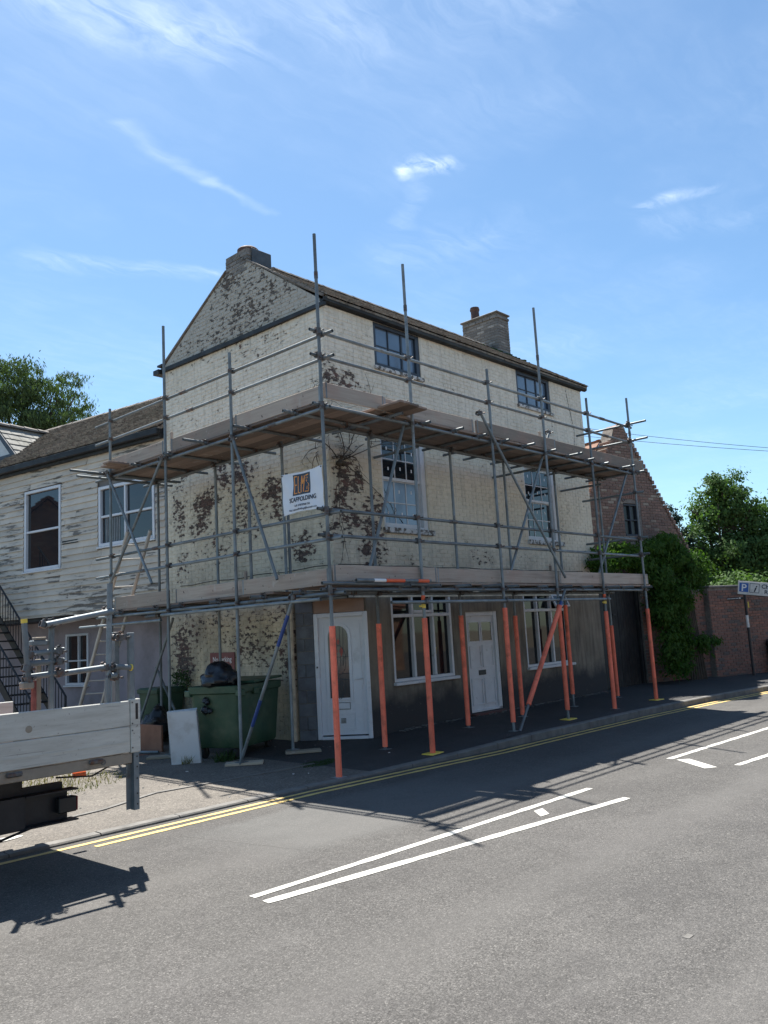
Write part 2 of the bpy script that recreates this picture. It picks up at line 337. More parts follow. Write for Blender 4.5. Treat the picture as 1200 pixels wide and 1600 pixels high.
def asphalt(name, base, tone, agg=.55, sc=95, patch=None, crack=False):
    m, g, b = newmat(name)
    P = g.pos(); v = g.vor(P, sc, 'F1', 0); cellc = g.sep(g.vor(P, sc, 'F1', 1))[0]
    cell2 = g.sep(g.vor(P, sc * .45, 'F1', 1))[1]
    n = g.noise(P, 40, 4, .7); big = g.noise(P, .5, 6, .6); mid = g.noise(P, 3.2, 5, .6)
    c = g.mix(g.rng(big, .35, .68), base, tone)
    k = g.rng(cellc, 0, 1, 1 - agg, 1 + agg); k = g.m('MULTIPLY', k, g.rng(cell2, 0, 1, 1 - agg * .35, 1 + agg * .35)); k = g.m('MULTIPLY', k, g.rng(mid, .3, .7, .9, 1.1))
    k = g.m('MULTIPLY', k, g.rng(v, .1, .7, 1.12, .72))
    c = g.vm('MULTIPLY', c, g.comb(k, k, k))
    c = g.mix(g.m('MULTIPLY', g.rng(cellc, .955, .985), .28), c, (.30, .285, .26))
    if crack:
        X, Y, Z = g.sep(P)
        # smoother lighter reinstatement strip and slight wheel tracks along the road
        w = g.m('MULTIPLY', g.m('SUBTRACT', g.noise(P, 1.2, 3), .5), .5)
        yy = g.m('ADD', Y, w)
        lightp = g.m('MULTIPLY', g.m('MULTIPLY', g.rng(yy, 5.6, 5.9), g.rng(yy, 7.4, 7.2)), g.m('MULTIPLY', g.rng(X, 4.6, 5.4), g.rng(X, 9.5, 8.0)))
        c = g.mix(g.m('MULTIPLY', lightp, .38), c, (.13, .13, .125))
        for cy in (3.55, 1.75, 6.1):
            tr0 = g.m('MULTIPLY', g.rng(g.m('ABSOLUTE', g.m('SUBTRACT', yy, cy)), 0, .5, 1, 0, True), .30); c = g.mix(tr0, c, (.115, .11, .104))
        oil = g.m('MULTIPLY', g.rng(g.m('ABSOLUTE', g.m('SUBTRACT', yy, 2.65)), 0, .45, 1, 0, True), g.rng(g.noise(P, 1.7, 5, .7), .42, .7)); c = g.mix(g.m('MULTIPLY', oil, .35), c, (.045, .043, .042))
        ch = g.m('MULTIPLY', g.rng(Y, 7.35, 8.0), g.rng(g.noise(P, 3, 5, .7), .35, .65)); c = g.mix(g.m('MULTIPLY', ch, .45), c, (.06, .055, .048))
        wv = g.m('ADD', g.m('ADD', X, g.m('MULTIPLY', Y, .19)), g.m('MULTIPLY', g.m('SUBTRACT', g.noise(P, 6, 5, .7), .5), .10))
        jt = g.m('MULTIPLY', g.m('MULTIPLY', g.rng(g.m('ABSOLUTE', g.m('SUBTRACT', wv, 6.20)), 0, .012, 1, 0), g.rng(Y, 5.8, 5.9)), g.rng(Y, 7.5, 7.4)); c = g.mix(g.m('MULTIPLY', jt, .6), c, (.035, .033, .03))
        tr = g.m('MULTIPLY', g.rng(g.noise(g.scale(P, (.25, 1, 1)), 1.3, 5, .6), .5, .7), .22)
        c = g.mix(tr, c, (.125, .12, .115))
        cr = g.m('MULTIPLY', g.rng(g.m('ABSOLUTE', g.m('SUBTRACT', g.m('ADD', Y, g.m('MULTIPLY', g.m('SUBTRACT', g.noise(P, 5, 5, .7), .5), .10)), 4.93)), 0, .008, 1, 0), g.rng(X, 4.0, 3.9))
        cr = g.m('MULTIPLY', cr, g.rng(g.noise(P, 2.3, 3), .4, .5)); c = g.mix(g.m('MULTIPLY', cr, .5), c, (.03, .03, .03))
        blot = g.m('MULTIPLY', g.rng(g.noise(P, 1.0, 6, .7), .60, .74), .35); c = g.mix(blot, c, (.055, .052, .05))
    g.put(b, 'Base Color', c); g.put(b, 'Roughness', g.rng(cellc, 0, 1, .7, .92)); g.put(b, 'Specular IOR Level', .25)
    g.put(b, 'Normal', g.bump(g.m('ADD', g.m('MULTIPLY', v, -1.0), n), .55, .006)); return m
M['road'] = asphalt('road_asphalt', (.078, .0745, .071), (.100, .0955, .090), .50, 120, crack=True)
M['pave'] = asphalt('pavement_asphalt', (.045, .045, .047), (.065, .063, .061), .35, 120)
M['fore'] = asphalt('forecourt_asphalt', (.125, .112, .098), (.165, .148, .127), .4, 70)
M['kerb'] = simple('kerb_stone', (.14, .133, .122), .85, 0, .2, 5, .4, dirt=(.11, .105, .1), dirtsc=6, world=True)
M['earth'] = simple('bare_ground', (.13, .11, .075), .95, 0, .3, 1.5, .4, world=True)

def paint_mat(name, col, under):
    m, g, b = newmat(name); P = g.pos()
    w = g.m('MAXIMUM', g.rng(g.noise(P, 34, 7, .8), .56, .63), g.m('MULTIPLY', g.rng(g.noise(P, 3.2, 5, .7), .56, .68), .45)); c = g.mix(g.m('MULTIPLY', w, .8), col, under)
    k = g.rng(g.noise(P, 4, 4), .3, .7, .86, 1.06); c = g.vm('MULTIPLY', c, g.comb(k, k, k))
    g.put(b, 'Base Color', c); g.put(b, 'Roughness', .7)
    g.put(b, 'Normal', g.bump(g.vor(P, 95), .35, .004)); return m
M['wline'] = paint_mat('white_line_paint', (.52, .51, .465), (.12, .115, .11))
M['yline'] = paint_mat('yellow_line_paint', (.60, .43, .14), (.13, .12, .10))

def alu():
    m, g, b = newmat('scratched_aluminium'); v = g.pos()
    sv = g.n('ShaderNodeMapping', {'Vector': v, 'Scale': (1, 4, 9)}).outputs[0]
    n = g.noise(sv, 2.2, 6, .65); fn = g.noise(v, 30, 4, .7)
    c = g.mix(g.rng(n, .35, .7), (.54, .54, .50), (.42, .405, .36)); c = g.mix(g.rng(fn, .62, .7), c, (.24, .22, .2))
    scr = g.n('ShaderNodeTexNoise', {'Vector': g.n('ShaderNodeMapping', {'Vector': v, 'Rotation': (0, .5, 0), 'Scale': (1.2, 1, 60)}).outputs[0], 'Scale': 1.5, 'Detail': 3}).outputs[0]
    c = g.mix(g.m('MULTIPLY', g.rng(scr, .67, .70), .55), c, (.14, .13, .12))
    g.put(b, 'Base Color', c); g.put(b, 'Metallic', .12); g.put(b, 'Roughness', g.rng(n, .3, .7, .42, .6)); g.put(b, 'Normal', g.bump(fn, .12, .003)); return m
M['alu'] = alu()
M['aluDirty'] = simple('dirty_aluminium_rail', (.30, .26, .21), .6, .3, .2, 3, .15, dirt=(.13, .10, .08), dirtsc=3)

def leaf_mat(name, a, c2, c3, tr=.3):
    m, g, b = newmat(name)
    P = g.pos(); r = g.n('ShaderNodeTexWhiteNoise', {'Vector': g.vm('SNAP', P, (.12, .12, .12))}, noise_dimensions='3D').outputs[0]
    big = g.noise(P, 1.3, 3)
    c = g.mix(r, a, c2); c = g.mix(g.rng(big, .42, .65), c, c3)
    g.put(b, 'Base Color', c); g.put(b, 'Roughness', .7); g.put(b, 'Specular IOR Level', .12)
    t = g.n('ShaderNodeBsdfTranslucent', {'Color': g.vm('MULTIPLY', c, (1.3, 1.5, .6))})
    mx = g.n('ShaderNodeMixShader', {0: tr}); g.L.new(b.outputs[0], mx.inputs[1]); g.L.new(t.outputs[0], mx.inputs[2])
    out = [n for n in g.N if n.type == 'OUTPUT_MATERIAL'][0]; g.L.new(mx.outputs[0], out.inputs[0]); return m
M['leafA'] = leaf_mat('sycamore_leaf', (.055, .10, .034), (.09, .155, .048), (.068, .125, .04))
M['leafB'] = leaf_mat('willow_leaf', (.055, .085, .04), (.085, .12, .055), (.065, .10, .048))
M['leafC'] = leaf_mat('wisteria_leaf', (.032, .075, .018), (.075, .14, .028), (.045, .10, .022))
M['leafD'] = leaf_mat('conifer_leaf', (.02, .04, .03), (.03, .055, .04), (.025, .05, .035), .1)
M['straw'] = leaf_mat('dry_grass', (.26, .21, .11), (.20, .17, .08), (.12, .14, .05), .2)
M['weed'] = leaf_mat('weed_leaf', (.03, .06, .02), (.05, .09, .03), (.04, .07, .025), .2)
M['bark'] = simple('bark', (.07, .055, .04), .95, 0, .3, 6, .6, bsc=20)

# ------------------------------------------------------------------ mesh helpers
class MB:
    def __init__(s): s.v = []; s.f = []
    def add(s, vs, fs):
        n = len(s.v); s.v += [tuple(v) for v in vs]; s.f += [tuple(i + n for i in f) for f in fs]; return s
    def box(s, a, b, F=None):
        (x0, y0, z0), (x1, y1, z1) = a, b
        vs = [(x0, y0, z0), (x1, y0, z0), (x1, y1, z0), (x0, y1, z0), (x0, y0, z1), (x1, y0, z1), (x1, y1, z1), (x0, y1, z1)]
        if F: vs = [F(*v) for v in vs]
        return s.add(vs, [(0, 3, 2, 1), (4, 5, 6, 7), (0, 1, 5, 4), (1, 2, 6, 5), (2, 3, 7, 6), (3, 0, 4, 7)])
    def bbox(s, a, b, c=.006, F=None):
        """box with chamfered edges"""
        x0, x1 = sorted((a[0], b[0])); y0, y1 = sorted((a[1], b[1])); z0, z1 = sorted((a[2], b[2]))
        c = min(c, (x1 - x0) * .4, (y1 - y0) * .4, (z1 - z0) * .4)
        vs = []; idx = {}
        for i, x in enumerate((x0, x1)):
            for j, y in enumerate((y0, y1)):
                for k, z in enumerate((z0, z1)):
                    sx = 1 if i == 0 else -1; sy = 1 if j == 0 else -1; sz = 1 if k == 0 else -1
                    for ax, p in enumerate(((x, y + c * sy, z + c * sz), (x + c * sx, y, z + c * sz), (x + c * sx, y + c * sy, z))):
                        idx[(i, j, k, ax)] = len(vs); vs.append(p)
        q = idx; fs = []
        for i in (0, 1): fs.append([q[(i, 0, 0, 0)], q[(i, 1, 0, 0)], q[(i, 1, 1, 0)], q[(i, 0, 1, 0)]])
        for j in (0, 1): fs.append([q[(0, j, 0, 1)], q[(1, j, 0, 1)], q[(1, j, 1, 1)], q[(0, j, 1, 1)]])
        for k in (0, 1): fs.append([q[(0, 0, k, 2)], q[(1, 0, k, 2)], q[(1, 1, k, 2)], q[(0, 1, k, 2)]])
        for i in (0, 1):
            for j in (0, 1): fs.append([q[(i, j, 0, 0)], q[(i, j, 0, 1)], q[(i, j, 1, 1)], q[(i, j, 1, 0)]])
        for i in (0, 1):
            for k in (0, 1): fs.append([q[(i, 0, k, 0)], q[(i, 0, k, 2)], q[(i, 1, k, 2)], q[(i, 1, k, 0)]])
        for j in (0, 1):
            for k in (0, 1): fs.append([q[(0, j, k, 1)], q[(0, j, k, 2)], q[(1, j, k, 2)], q[(1, j, k, 1)]])
        for i in (0, 1):
            for j in (0, 1):
                for k in (0, 1): fs.append([q[(i, j, k, 0)], q[(i, j, k, 1)], q[(i, j, k, 2)]])
        cx = Vector(((x0 + x1) / 2, (y0 + y1) / 2, (z0 + z1) / 2)); out = []
        for f in fs:
            p = [Vector(vs[t]) for t in f]; nn = (p[1] - p[0]).cross(p[2] - p[0])
            out.append(tuple(f if nn.dot(sum(p, Vector()) / len(p) - cx) > 0 else f[::-1]))
        if F: vs = [F(*v) for v in vs]
        return s.add(vs, out)
    def tube(s, p0, p1, r, seg=12, hollow=False, r1=None, caps=True):
        p0 = Vector(p0); p1 = Vector(p1); d = (p1 - p0).normalized()
        a = d.orthogonal().normalized(); b = d.cross(a); r1 = r if r1 is None else r1
        vs = []
        for p, rr in ((p0, r), (p1, r1)):
            for i in range(seg):
                t = 2 * math.pi * i / seg; vs.append(p + (a * math.cos(t) + b * math.sin(t)) * rr)
        fs = [(i, (i + 1) % seg, seg + (i + 1) % seg, seg + i) for i in range(seg)]
        if hollow:
            k = .83
            for p, rr in ((p0, r), (p1, r1)):
                for i in range(seg):
                    t = 2 * math.pi * i / seg; vs.append(p + (a * math.cos(t) + b * math.sin(t)) * rr * k)
            for i in range(seg):
                j = (i + 1) % seg
                fs += [(2 * seg + i, 2 * seg + j, j, i), (seg + i, seg + j, 3 * seg + j, 3 * seg + i), (2 * seg + j, 2 * seg + i, 3 * seg + i, 3 * seg + j)]
        elif caps: fs += [tuple(range(seg))[::-1], tuple(range(seg, 2 * seg))]
        return s.add(vs, fs)
    def path(s, pts, r, seg=8, r1=None):
        n = len(pts)
        for i in range(n - 1):
            ra = r + ((r1 if r1 is not None else r) - r) * i / (n - 1); rb = r + ((r1 if r1 is not None else r) - r) * (i + 1) / (n - 1)
            s.tube(pts[i], pts[i + 1], ra, seg, r1=rb)
        return s
    def poly(s, pts, d):
        """prism: polygon pts (3D) swept by vector d"""
        d = Vector(d); n = len(pts); a = [Vector(p) for p in pts]; b = [p + d for p in a]
        nn = Vector()
        for i in range(n): nn += a[i].cross(a[(i + 1) % n])
        if nn.dot(d) > 0: a, b = b, a
        fs = [tuple(range(n)), tuple(range(n, 2 * n))[::-1]] + [(i, n + i, n + (i + 1) % n, (i + 1) % n) for i in range(n)]
        return s.add(a + b, fs)
    def lathe(s, prof, c, axis=(0, 0, 1), seg=20):
        ax = Vector(axis).normalized(); a = ax.orthogonal().normalized(); b = ax.cross(a); c = Vector(c); vs = []
        for (r, h) in prof:
            for i in range(seg):
                t = 2 * math.pi * i / seg; vs.append(c + ax * h + (a * math.cos(t) + b * math.sin(t)) * r)
        fs = []
        for k in range(len(prof) - 1):
            for i in range(seg): fs.append((k * seg + i, k * seg + (i + 1) % seg, (k + 1) * seg + (i + 1) % seg, (k + 1) * seg + i))
        return s.add(vs, fs)
    def mesh(s, name, m, smooth=False, center=None):
        me = bpy.data.meshes.new(name); c = center if center is not None else Vector((0, 0, 0))
        me.from_pydata([(v[0] - c[0], v[1] - c[1], v[2] - c[2]) for v in s.v], [], s.f)
        if m: me.materials.append(m)
        if smooth:
            me.polygons.foreach_set('use_smooth', [True] * len(me.polygons))
            try: me.set_sharp_from_angle(angle=math.radians(40))
            except Exception: pass
        me.update(); return me

WL = {}
def place(o, wloc, parent=None):
    COL.objects.link(o); WL[o.name] = Vector(wloc)
    if parent is not None:
        o.parent = parent; o.location = Vector(wloc) - WL[parent.name]
    else: o.location = wloc
    return o
def thing(name, loc, label, cat, group=None):
    o = bpy.data.objects.new(name, None); o.empty_display_size = .2
    place(o, loc); o['label'] = label; o['category'] = cat
    if group: o['group'] = group
    return o
def part(name, mb, m, parent=None, label=None, smooth=False, kind=None):
    if not mb.v: return None
    xs = [v[0] for v in mb.v]; ys = [v[1] for v in mb.v]; zs = [v[2] for v in mb.v]
    c = Vector(((min(xs) + max(xs)) / 2, (min(ys) + max(ys)) / 2, min(zs)))
    o = bpy.data.objects.new(name, mb.mesh(name, m, smooth, c)); place(o, c, parent)
    if label: o['label'] = label
    if kind: o['kind'] = kind
    return o
def top(name, mb, m, label, cat, group=None, smooth=False):
    o = part(name, mb, m, None, label, smooth); o['category'] = cat
    if group: o['group'] = group
    return o
def struct(name, mb, m, smooth=False): return part(name, mb, m, None, None, smooth, 'structure')
def inst(name, me, parent, wloc, rot=None, label=None):
    o = bpy.data.objects.new(name, me); place(o, wloc, parent)
    if rot is not None: o.rotation_euler = rot
    if label: o['label'] = label
    return o

class Frame:
    """local frame on a wall: u along the wall, d outwards, z up"""
    def __init__(s, o, u, n): s.o = Vector(o); s.u = Vector((*u, 0)).normalized(); s.n = Vector((*n, 0)).normalized(); s.flip = s.u.cross(s.n).z < 0
    def __call__(s, u, d, z): return s.o + s.u * u + s.n * d + Vector((0, 0, z))
    def rot(s): return Matrix((s.u, s.n, Vector((0, 0, 1)))).transposed()
FF = Frame((0, 9.9, 0), (1, 0), (0, -1))            # front wall of the corner house: u = x
FL = Frame((9.51, 0, 0), (0, 1), (-1, 0))           # gable wall: u = y
def fbox(F, a, b, mb=None, c=None):
    mb = mb or MB()
    if c: mb.bbox(a, b, c, F)
    else: mb.box(a, b, F)
    return mb

def wall_cells(mb, F, us, zs, holes, d0, d1):
    """solid wall with rectangular holes"""
    for i in range(len(us) - 1):
        for j in range(len(zs) - 1):
            um = (us[i] + us[i + 1]) / 2; zm = (zs[j] + zs[j + 1]) / 2
            if any(h[0] < um < h[1] and h[2] < zm < h[3] for h in holes): continue
            mb.box((us[i], d0, zs[j]), (us[i + 1], d1, zs[j + 1]), F)
def wall(F, u0, u1, z0, z1, holes, d0=-.25, d1=0):
    us = sorted({u0, u1} | {h[0] for h in holes} | {h[1] for h in holes}); zs = sorted({z0, z1} | {h[2] for h in holes} | {h[3] for h in holes})
    mb = MB(); wall_cells(mb, F, us, zs, holes, d0, d1); return mb

brick_cache = {}
def brick_mesh(w, h, pr, mname, ch=.005):
    key = (round(w, 3), round(h, 3), pr, mname)
    if key not in brick_cache:
        mb = MB(); a = w / 2; b = h / 2; c = ch
        vs = [(-a, -.004, -b), (a, -.004, -b), (a, -.004, b), (-a, -.004, b)] + [(-a + c, pr, -b + c), (a - c, pr, -b + c), (a - c, pr, b - c), (-a + c, pr, b - c)]
        mb.add(vs, [(7, 6, 5, 4), (5, 6, 2, 1), (4, 5, 1, 0), (6, 7, 3, 2), (7, 4, 0, 3), (0, 1, 2, 3)])
        brick_cache[key] = mb
    return brick_cache[key]
brick_me = {}
def masonry(F, u0, u1, z0, z1, inside, bw=BW, bh=BH, joint=.010, uoff=0.0):
    """list of bricks (centre, width, frame).  The grid follows world co-ordinates so that it agrees with the material"""
    out = []
    for r in range(int(math.floor(z0 / bh)), int(math.ceil(z1 / bh))):
        par = (r % 2) * .5; zc = (r + .5) * bh
        if zc - bh / 2 < z0 - 1e-6 or zc + bh / 2 > z1 + 1e-3: continue
        c0 = int(math.floor((u0 + uoff) / bw + par)) - 1; c1 = int(math.ceil((u1 + uoff) / bw + par)) + 1
        for c in range(c0, c1):
            a = (c - par) * bw - uoff; b = a + bw; a = max(a, u0); b = min(b, u1)
            if b - a < .05: continue
            for (p, q) in (((a, b),) if (inside(a + .015, zc) and inside(b - .015, zc) and inside((a + b) / 2, zc)) else ((a, (a + b) / 2), ((a + b) / 2, b))):
                if inside(p + .012, zc) and inside(q - .012, zc): out.append((F, (p + q) / 2, zc, q - p - joint, bh - joint))
    return out
def lay_bricks(bricks, m, parent, pr=.006, nmax=300, name='brick', jit=.0015, mind=True):
    bricks = sorted(bricks, key=lambda t: (t[0](t[1], 0, t[2]) - CAMP).length) if mind else bricks
    rest = MB()
    for i, (F, u, z, w, h) in enumerate(bricks):
        tmpl = brick_mesh(w, h, pr, m.name); P = F(u, U(-jit, jit), z)
        Rm = F.rot()
        rz = Matrix.Rotation(U(-.006, .006), 3, 'X') @ Matrix.Rotation(U(-.008, .008), 3, 'Z')
        if i < nmax:
            key = (round(w, 3), round(h, 3), pr, m.name, F.flip)
            if key not in brick_me:
                t2 = MB(); t2.v = tmpl.v; t2.f = tmpl.f if F.flip else [f[::-1] for f in tmpl.f]
                if F.flip:   # left-handed frame: mirror u in the mesh
                    t2.v = [(-v[0], v[1], v[2]) for v in tmpl.v]; t2.f = [f[::-1] for f in tmpl.f]
                brick_me[key] = t2.mesh(name, m)
            o = bpy.data.objects.new(name, brick_me[key]); place(o, P, parent)
            uu = F.u if not F.flip else -F.u
            o.rotation_euler = (Matrix((uu, F.n, Vector((0, 0, 1)))).transposed() @ rz).to_euler()
        else:
            MM = Rm @ rz
            rest.add([P + MM @ Vector(v) for v in tmpl.v], [f if not F.flip else f for f in tmpl.f])
    if rest.v: part(name + '_rest', rest, m, parent, kind='stuff')

# ------------------------------------------------------------------ ground
def lerp_poly(pts, x):
    if x <= pts[0][0]: a, b = pts[0], pts[1]
    elif x >= pts[-1][0]: a, b = pts[-2], pts[-1]
    else:
        for a, b in zip(pts, pts[1:]):
            if a[0] <= x <= b[0]: break
    return a[1] + (b[1] - a[1]) * (x - a[0]) / (b[0] - a[0])
KP = [(-30, 8.3), (-10, 8.17), (4, 8.10), (7, 8.05), (8.7, 7.93), (10.5, 7.76), (13, 7.71), (15.4, 7.66), (18, 7.50), (20.6, 7.20), (25, 6.3), (32, 4.2), (45, -2), (60, -12)]
def yk(x): return lerp_poly(KP, x)
KH = [(-30, .03), (8.0, .03), (10.2, .07), (11.2, .115), (60, .115)]
def kh(x): return lerp_poly(KH, x)
def gz(x, y):
    y0 = yk(x)
    if y < y0: return 0
    s = .012 + .028 * min(1, max(0, (x - 8) / 3.0)); return kh(x) + s * min(y - y0, 3.5)

xs = [-30 + i * 1.0 for i in range(91)]
road = MB(); n = 0
road.add([(-120, -1.2, 0), (-30, -1.2, 0), (-30, 8.6, 0), (-120, 8.6, 0)], [(0, 1, 2, 3)])
for a, b in zip(xs, xs[1:]):
    ya0 = -1.2 if a < 15 else -1.2 - (a - 15) ** 1.35 * .25; yb0 = -1.2 if b < 15 else -1.2 - (b - 15) ** 1.35 * .25
    road.add([(a, ya0, 0), (b, yb0, 0), (b, yk(b) + .05, 0), (a, yk(a) + .05, 0)], [(0, 1, 2, 3)])
ROAD = struct('road', road, M['road'])
gm = MB(); gm.add([(-700, -700, -.05), (700, -700, -.05), (700, 700, -.05), (-700, 700, -.05)], [(0, 1, 2, 3)])
struct('ground', gm, M['earth'])
opp = MB()
for a, b in zip(xs, xs[1:]):
    ya0 = -1.2 if a < 15 else -1.2 - (a - 15) ** 1.35 * .25; yb0 = -1.2 if b < 15 else -1.2 - (b - 15) ** 1.35 * .25
    opp.add([(a, ya0 - 5, .11), (b, yb0 - 5, .11), (b, yb0 - .0, .11), (a, ya0 - .0, .11), (b, yb0, -.02), (a, ya0, -.02)], [(0, 1, 2, 3), (3, 2, 4, 5)])
struct('opposite_pavement', opp, M['pave'])

def sheet(name, m, fx, y_off, step=.5, x0=-30, x1=60):
    mb = MB(); k = int(math.ceil((x1 - x0) / step)); step = (x1 - x0) / k; rows = []
    for i in range(k + 1):
        x = x0 + i * step; col = []
        for yo in y_off:
            y = fx(x, yo); col.append((x, y, gz(x, y + 1e-4)))
        rows.append(col)
    for i in range(k):
        for j in range(len(y_off) - 1):
            mb.add([rows[i][j], rows[i + 1][j], rows[i + 1][j + 1], rows[i][j + 1]], [(0, 1, 2, 3)])
    return struct(name, mb, m, True)
sheet('pavement', M['pave'], lambda x, t: yk(x) + .125 + t, [0, .5, 1, 1.5, 2, 2.6, 3.3, 4.2], x0=8.25)
sheet('forecourt', M['fore'], lambda x, t: yk(x) + .125 + t, [0, .5, 1, 2, 3, 4, 6, 9, 13, 20, 32], x0=-30, x1=8.25)
yard = MB(); yard.add([(8.2, 12.2, .05), (60, 12.2, .05), (60, 40, .05), (8.2, 40, .05)], [(0, 1, 2, 3)]); struct('yard', yard, M['fore'])
# narrow edging strip across the forecourt
ed = MB(); q = [(4.0, 9.03), (4.96, 9.14), (5.84, 9.48), (7.5, 9.33), (8.3, 9.25)]
for a, b in zip(q, q[1:]):
    d = (Vector(b) - Vector(a)).normalized(); nrm = Vector((-d.y, d.x)) * .028
    za = gz(*a); zb = gz(*b)
    ed.poly([(a[0] - nrm.x, a[1] - nrm.y, za - .05), (b[0] - nrm.x, b[1] - nrm.y, zb - .05), (b[0] + nrm.x, b[1] + nrm.y, zb - .05), (a[0] + nrm.x, a[1] + nrm.y, za - .05)], (0, 0, .062))
struct('edging_strip', ed, M['kerb'])
# kerb stones, one by one
KERB = bpy.data.objects.new('kerb', None); place(KERB, (8, 8, 0)); KERB['kind'] = 'structure'
x = -12.0; far = MB()
while x < 45:
    L = .91; a = (x, yk(x)); b = (x + L - .012, yk(x + L - .012)); d = (Vector(b) - Vector(a)).normalized(); nr = Vector((-d.y, d.x)) * .125
    ha = kh(x) + U(-.003, .003); hb = kh(x + L) + U(-.003, .003); c = .014
    vs = []
    for (p, h) in ((a, ha), (b, hb)):
        P = Vector(p); Q = P + nr
        nn = nr.normalized()
        vs += [(P.x, P.y, -.04), (P.x, P.y, h - c + .001), (P.x + nn.x * c, P.y + nn.y * c, h + .001), (Q.x, Q.y, h + .004), (Q.x, Q.y, -.04)]
    mb = MB().add(vs, [(0, 5, 6, 1), (1, 6, 7, 2), (2, 7, 8, 3), (3, 8, 9, 4), (0, 1, 2, 3, 4), (9, 8, 7, 6, 5)])
    if 2.5 < x < 27: part('kerb_stone', mb, M['kerb'], KERB)
    else: far.add(mb.v, mb.f)
    x += L
part('far_kerb_stones', far, M['kerb'], KERB, kind='stuff')

def line(name, pts, w, m, z=.004, ends=True, wob=.007):
    mb = MB(); P = [Vector(p) for p in pts]; L = []
    sub = []
    for a, b in zip(P, P[1:]):
        n = max(1, int((b - a).length / .12))
        sub += [a + (b - a) * i / n for i in range(n)]
    sub.append(P[-1])
    for i, p in enumerate(sub):
        d = (sub[min(i + 1, len(sub) - 1)] - sub[max(i - 1, 0)]).normalized(); nr = Vector((-d.y, d.x))
        ww = w / 2 + U(-wob, wob); L.append(((p + nr * ww), (p - nr * ww)))
    for a, b in zip(L, L[1:]): mb.add([(a[1].x, a[1].y, z), (b[1].x, b[1].y, z), (b[0].x, b[0].y, z), (a[0].x, a[0].y, z)], [(0, 1, 2, 3)])
    return part(name, mb, m, ROAD)
WL[ROAD.name] = ROAD.location.copy()
line('white_line', [(3.97, 5.16), (5.4, 5.10), (8.62, 5.00)], .085, M['wline'])
line('white_line', [(3.95, 4.98), (5.74, 4.74), (8.33, 4.40)], .095, M['wline'])
line('white_line', [(10.83, 5.06), (14.2, 4.93), (18, 4.75), (22, 4.2), (28, 2.6)], .09, M['wline'])
line('white_line', [(10.68, 4.12), (11.6, 4.05), (14.5, 3.85), (18, 3.5), (24, 2.2)], .09, M['wline'])
def quad(name, pts, m, z=.004):
    return part(name, MB().add([(p[0], p[1], z) for p in pts], [tuple(range(len(pts)))]), m, ROAD)
quad('hatch_mark', [(7.34, 4.915), (7.17, 4.725), (7.31, 4.715), (7.49, 4.91)][::-1], M['wline'])
quad('hatch_mark', [(10.8, 4.95), (10.32, 4.38), (10.46, 4.28), (10.93, 4.83)], M['wline'])
YL = [(-12, 8.0), (3.3, 7.93), (6.98, 7.90), (8.7, 7.78), (10.5, 7.62), (13, 7.59), (15.4, 7.54), (18, 7.38), (20.6, 7.10), (25, 6.2), (32, 4.1)]
line('yellow_line', YL, .075, M['yline'])
line('yellow_line', [(4.12, 7.735)] + [(p[0], p[1] - .17) for p in YL[2:]], .075, M['yline'])
# worn disc of white paint and a small utility cover
dm = MB(); dm.add([(3.5 + .37 * math.cos(t), 8.73 + .10 * math.sin(t), gz(3.5, 8.73) + .006) for t in [i * math.pi / 8 for i in range(16)]], [tuple(range(16))])
o = part('paint_patch', dm, M['wline'], None, kind='structure')
dm = MB(); dm.box((4.90, 2.28, -.01), (4.97, 2.32, .003)); part('stop_tap_cover', dm, M['kerb'], ROAD)

# ------------------------------------------------------------------ corner house
HX0, HX1, HY0, HY1 = 9.51, 18.28, 9.9, 14.8
house = thing('corner_house', (9.51, 9.9, 0), 'three storey corner house of peeling cream painted brick behind the scaffold', 'house')
W1 = (10.78, 12.08, 6.70, 7.545); W2 = (15.42, 16.82, 6.76, 7.55); W3 = (10.80, 12.05, 3.72, 5.46); W4 = (15.42, 16.72, 3.70, 5.40)
SA = (10.84, 12.54, 1.00, 2.62); D2 = (12.97, 14.02, .26, 2.18); SB = (15.0, 16.78, .98, 2.56)
LOW = 2.48   # the splay corner of the ground floor ends here
holesF = [W1, W2, W3, W4]
wf = wall(FF, HX0 + .25, HX1, LOW, 7.6, holesF); part('front_wall', wf, M['pbrick'], house)
gm = MB()
gm.poly([FL(9.9, -.001, LOW), FL(HY1, -.001, LOW), FL(HY1, -.001, 7.72), FL(12.56, -.001, 9.06), FL(11.9, -.001, 9.06), FL(9.9, -.001, 7.62)], (.25, 0, 0)); part('gable_wall', gm, M['pbrick'], house)
gl = MB(); gl.box((HX0 + .001, 11.0, .02), (HX0 + .25, HY1, LOW)); part('gable_wall_base', gl, M['pbrick'], house)
ow = MB(); ow.box((HX0 + .25, HY1 - .25, .02), (HX1, HY1 - .001, 7.6)); ow.box((HX1 - .25, HY0 + .25, .02), (HX1 - .001, HY1 - .25, 7.6))
ow.poly([(HX1 - .25, 9.95, 7.6), (HX1 - .25, HY1 - .05, 7.6), (HX1 - .25, 12.25, 9.2)], (.249, 0, 0)); part('rear_wall', ow, M['pbrick'], house)
fl = MB(); fl.box((HX0 + .26, HY0 + .26, LOW + .02), (HX1 - .26, HY1 - .26, LOW + .22)); fl.box((HX0 + .26, HY0 + .26, 5.7), (HX1 - .26, HY1 - .26, 5.8)); part('floor_slab', fl, M['greywall'], house)
soff = MB(); soff.poly([(9.52, 9.92, LOW), (9.52, 11.0, LOW), (9.75, 11.05, LOW), (10.45, 9.92, LOW)], (0, 0, .1)); part('corner_soffit', soff, M['peach'], house)

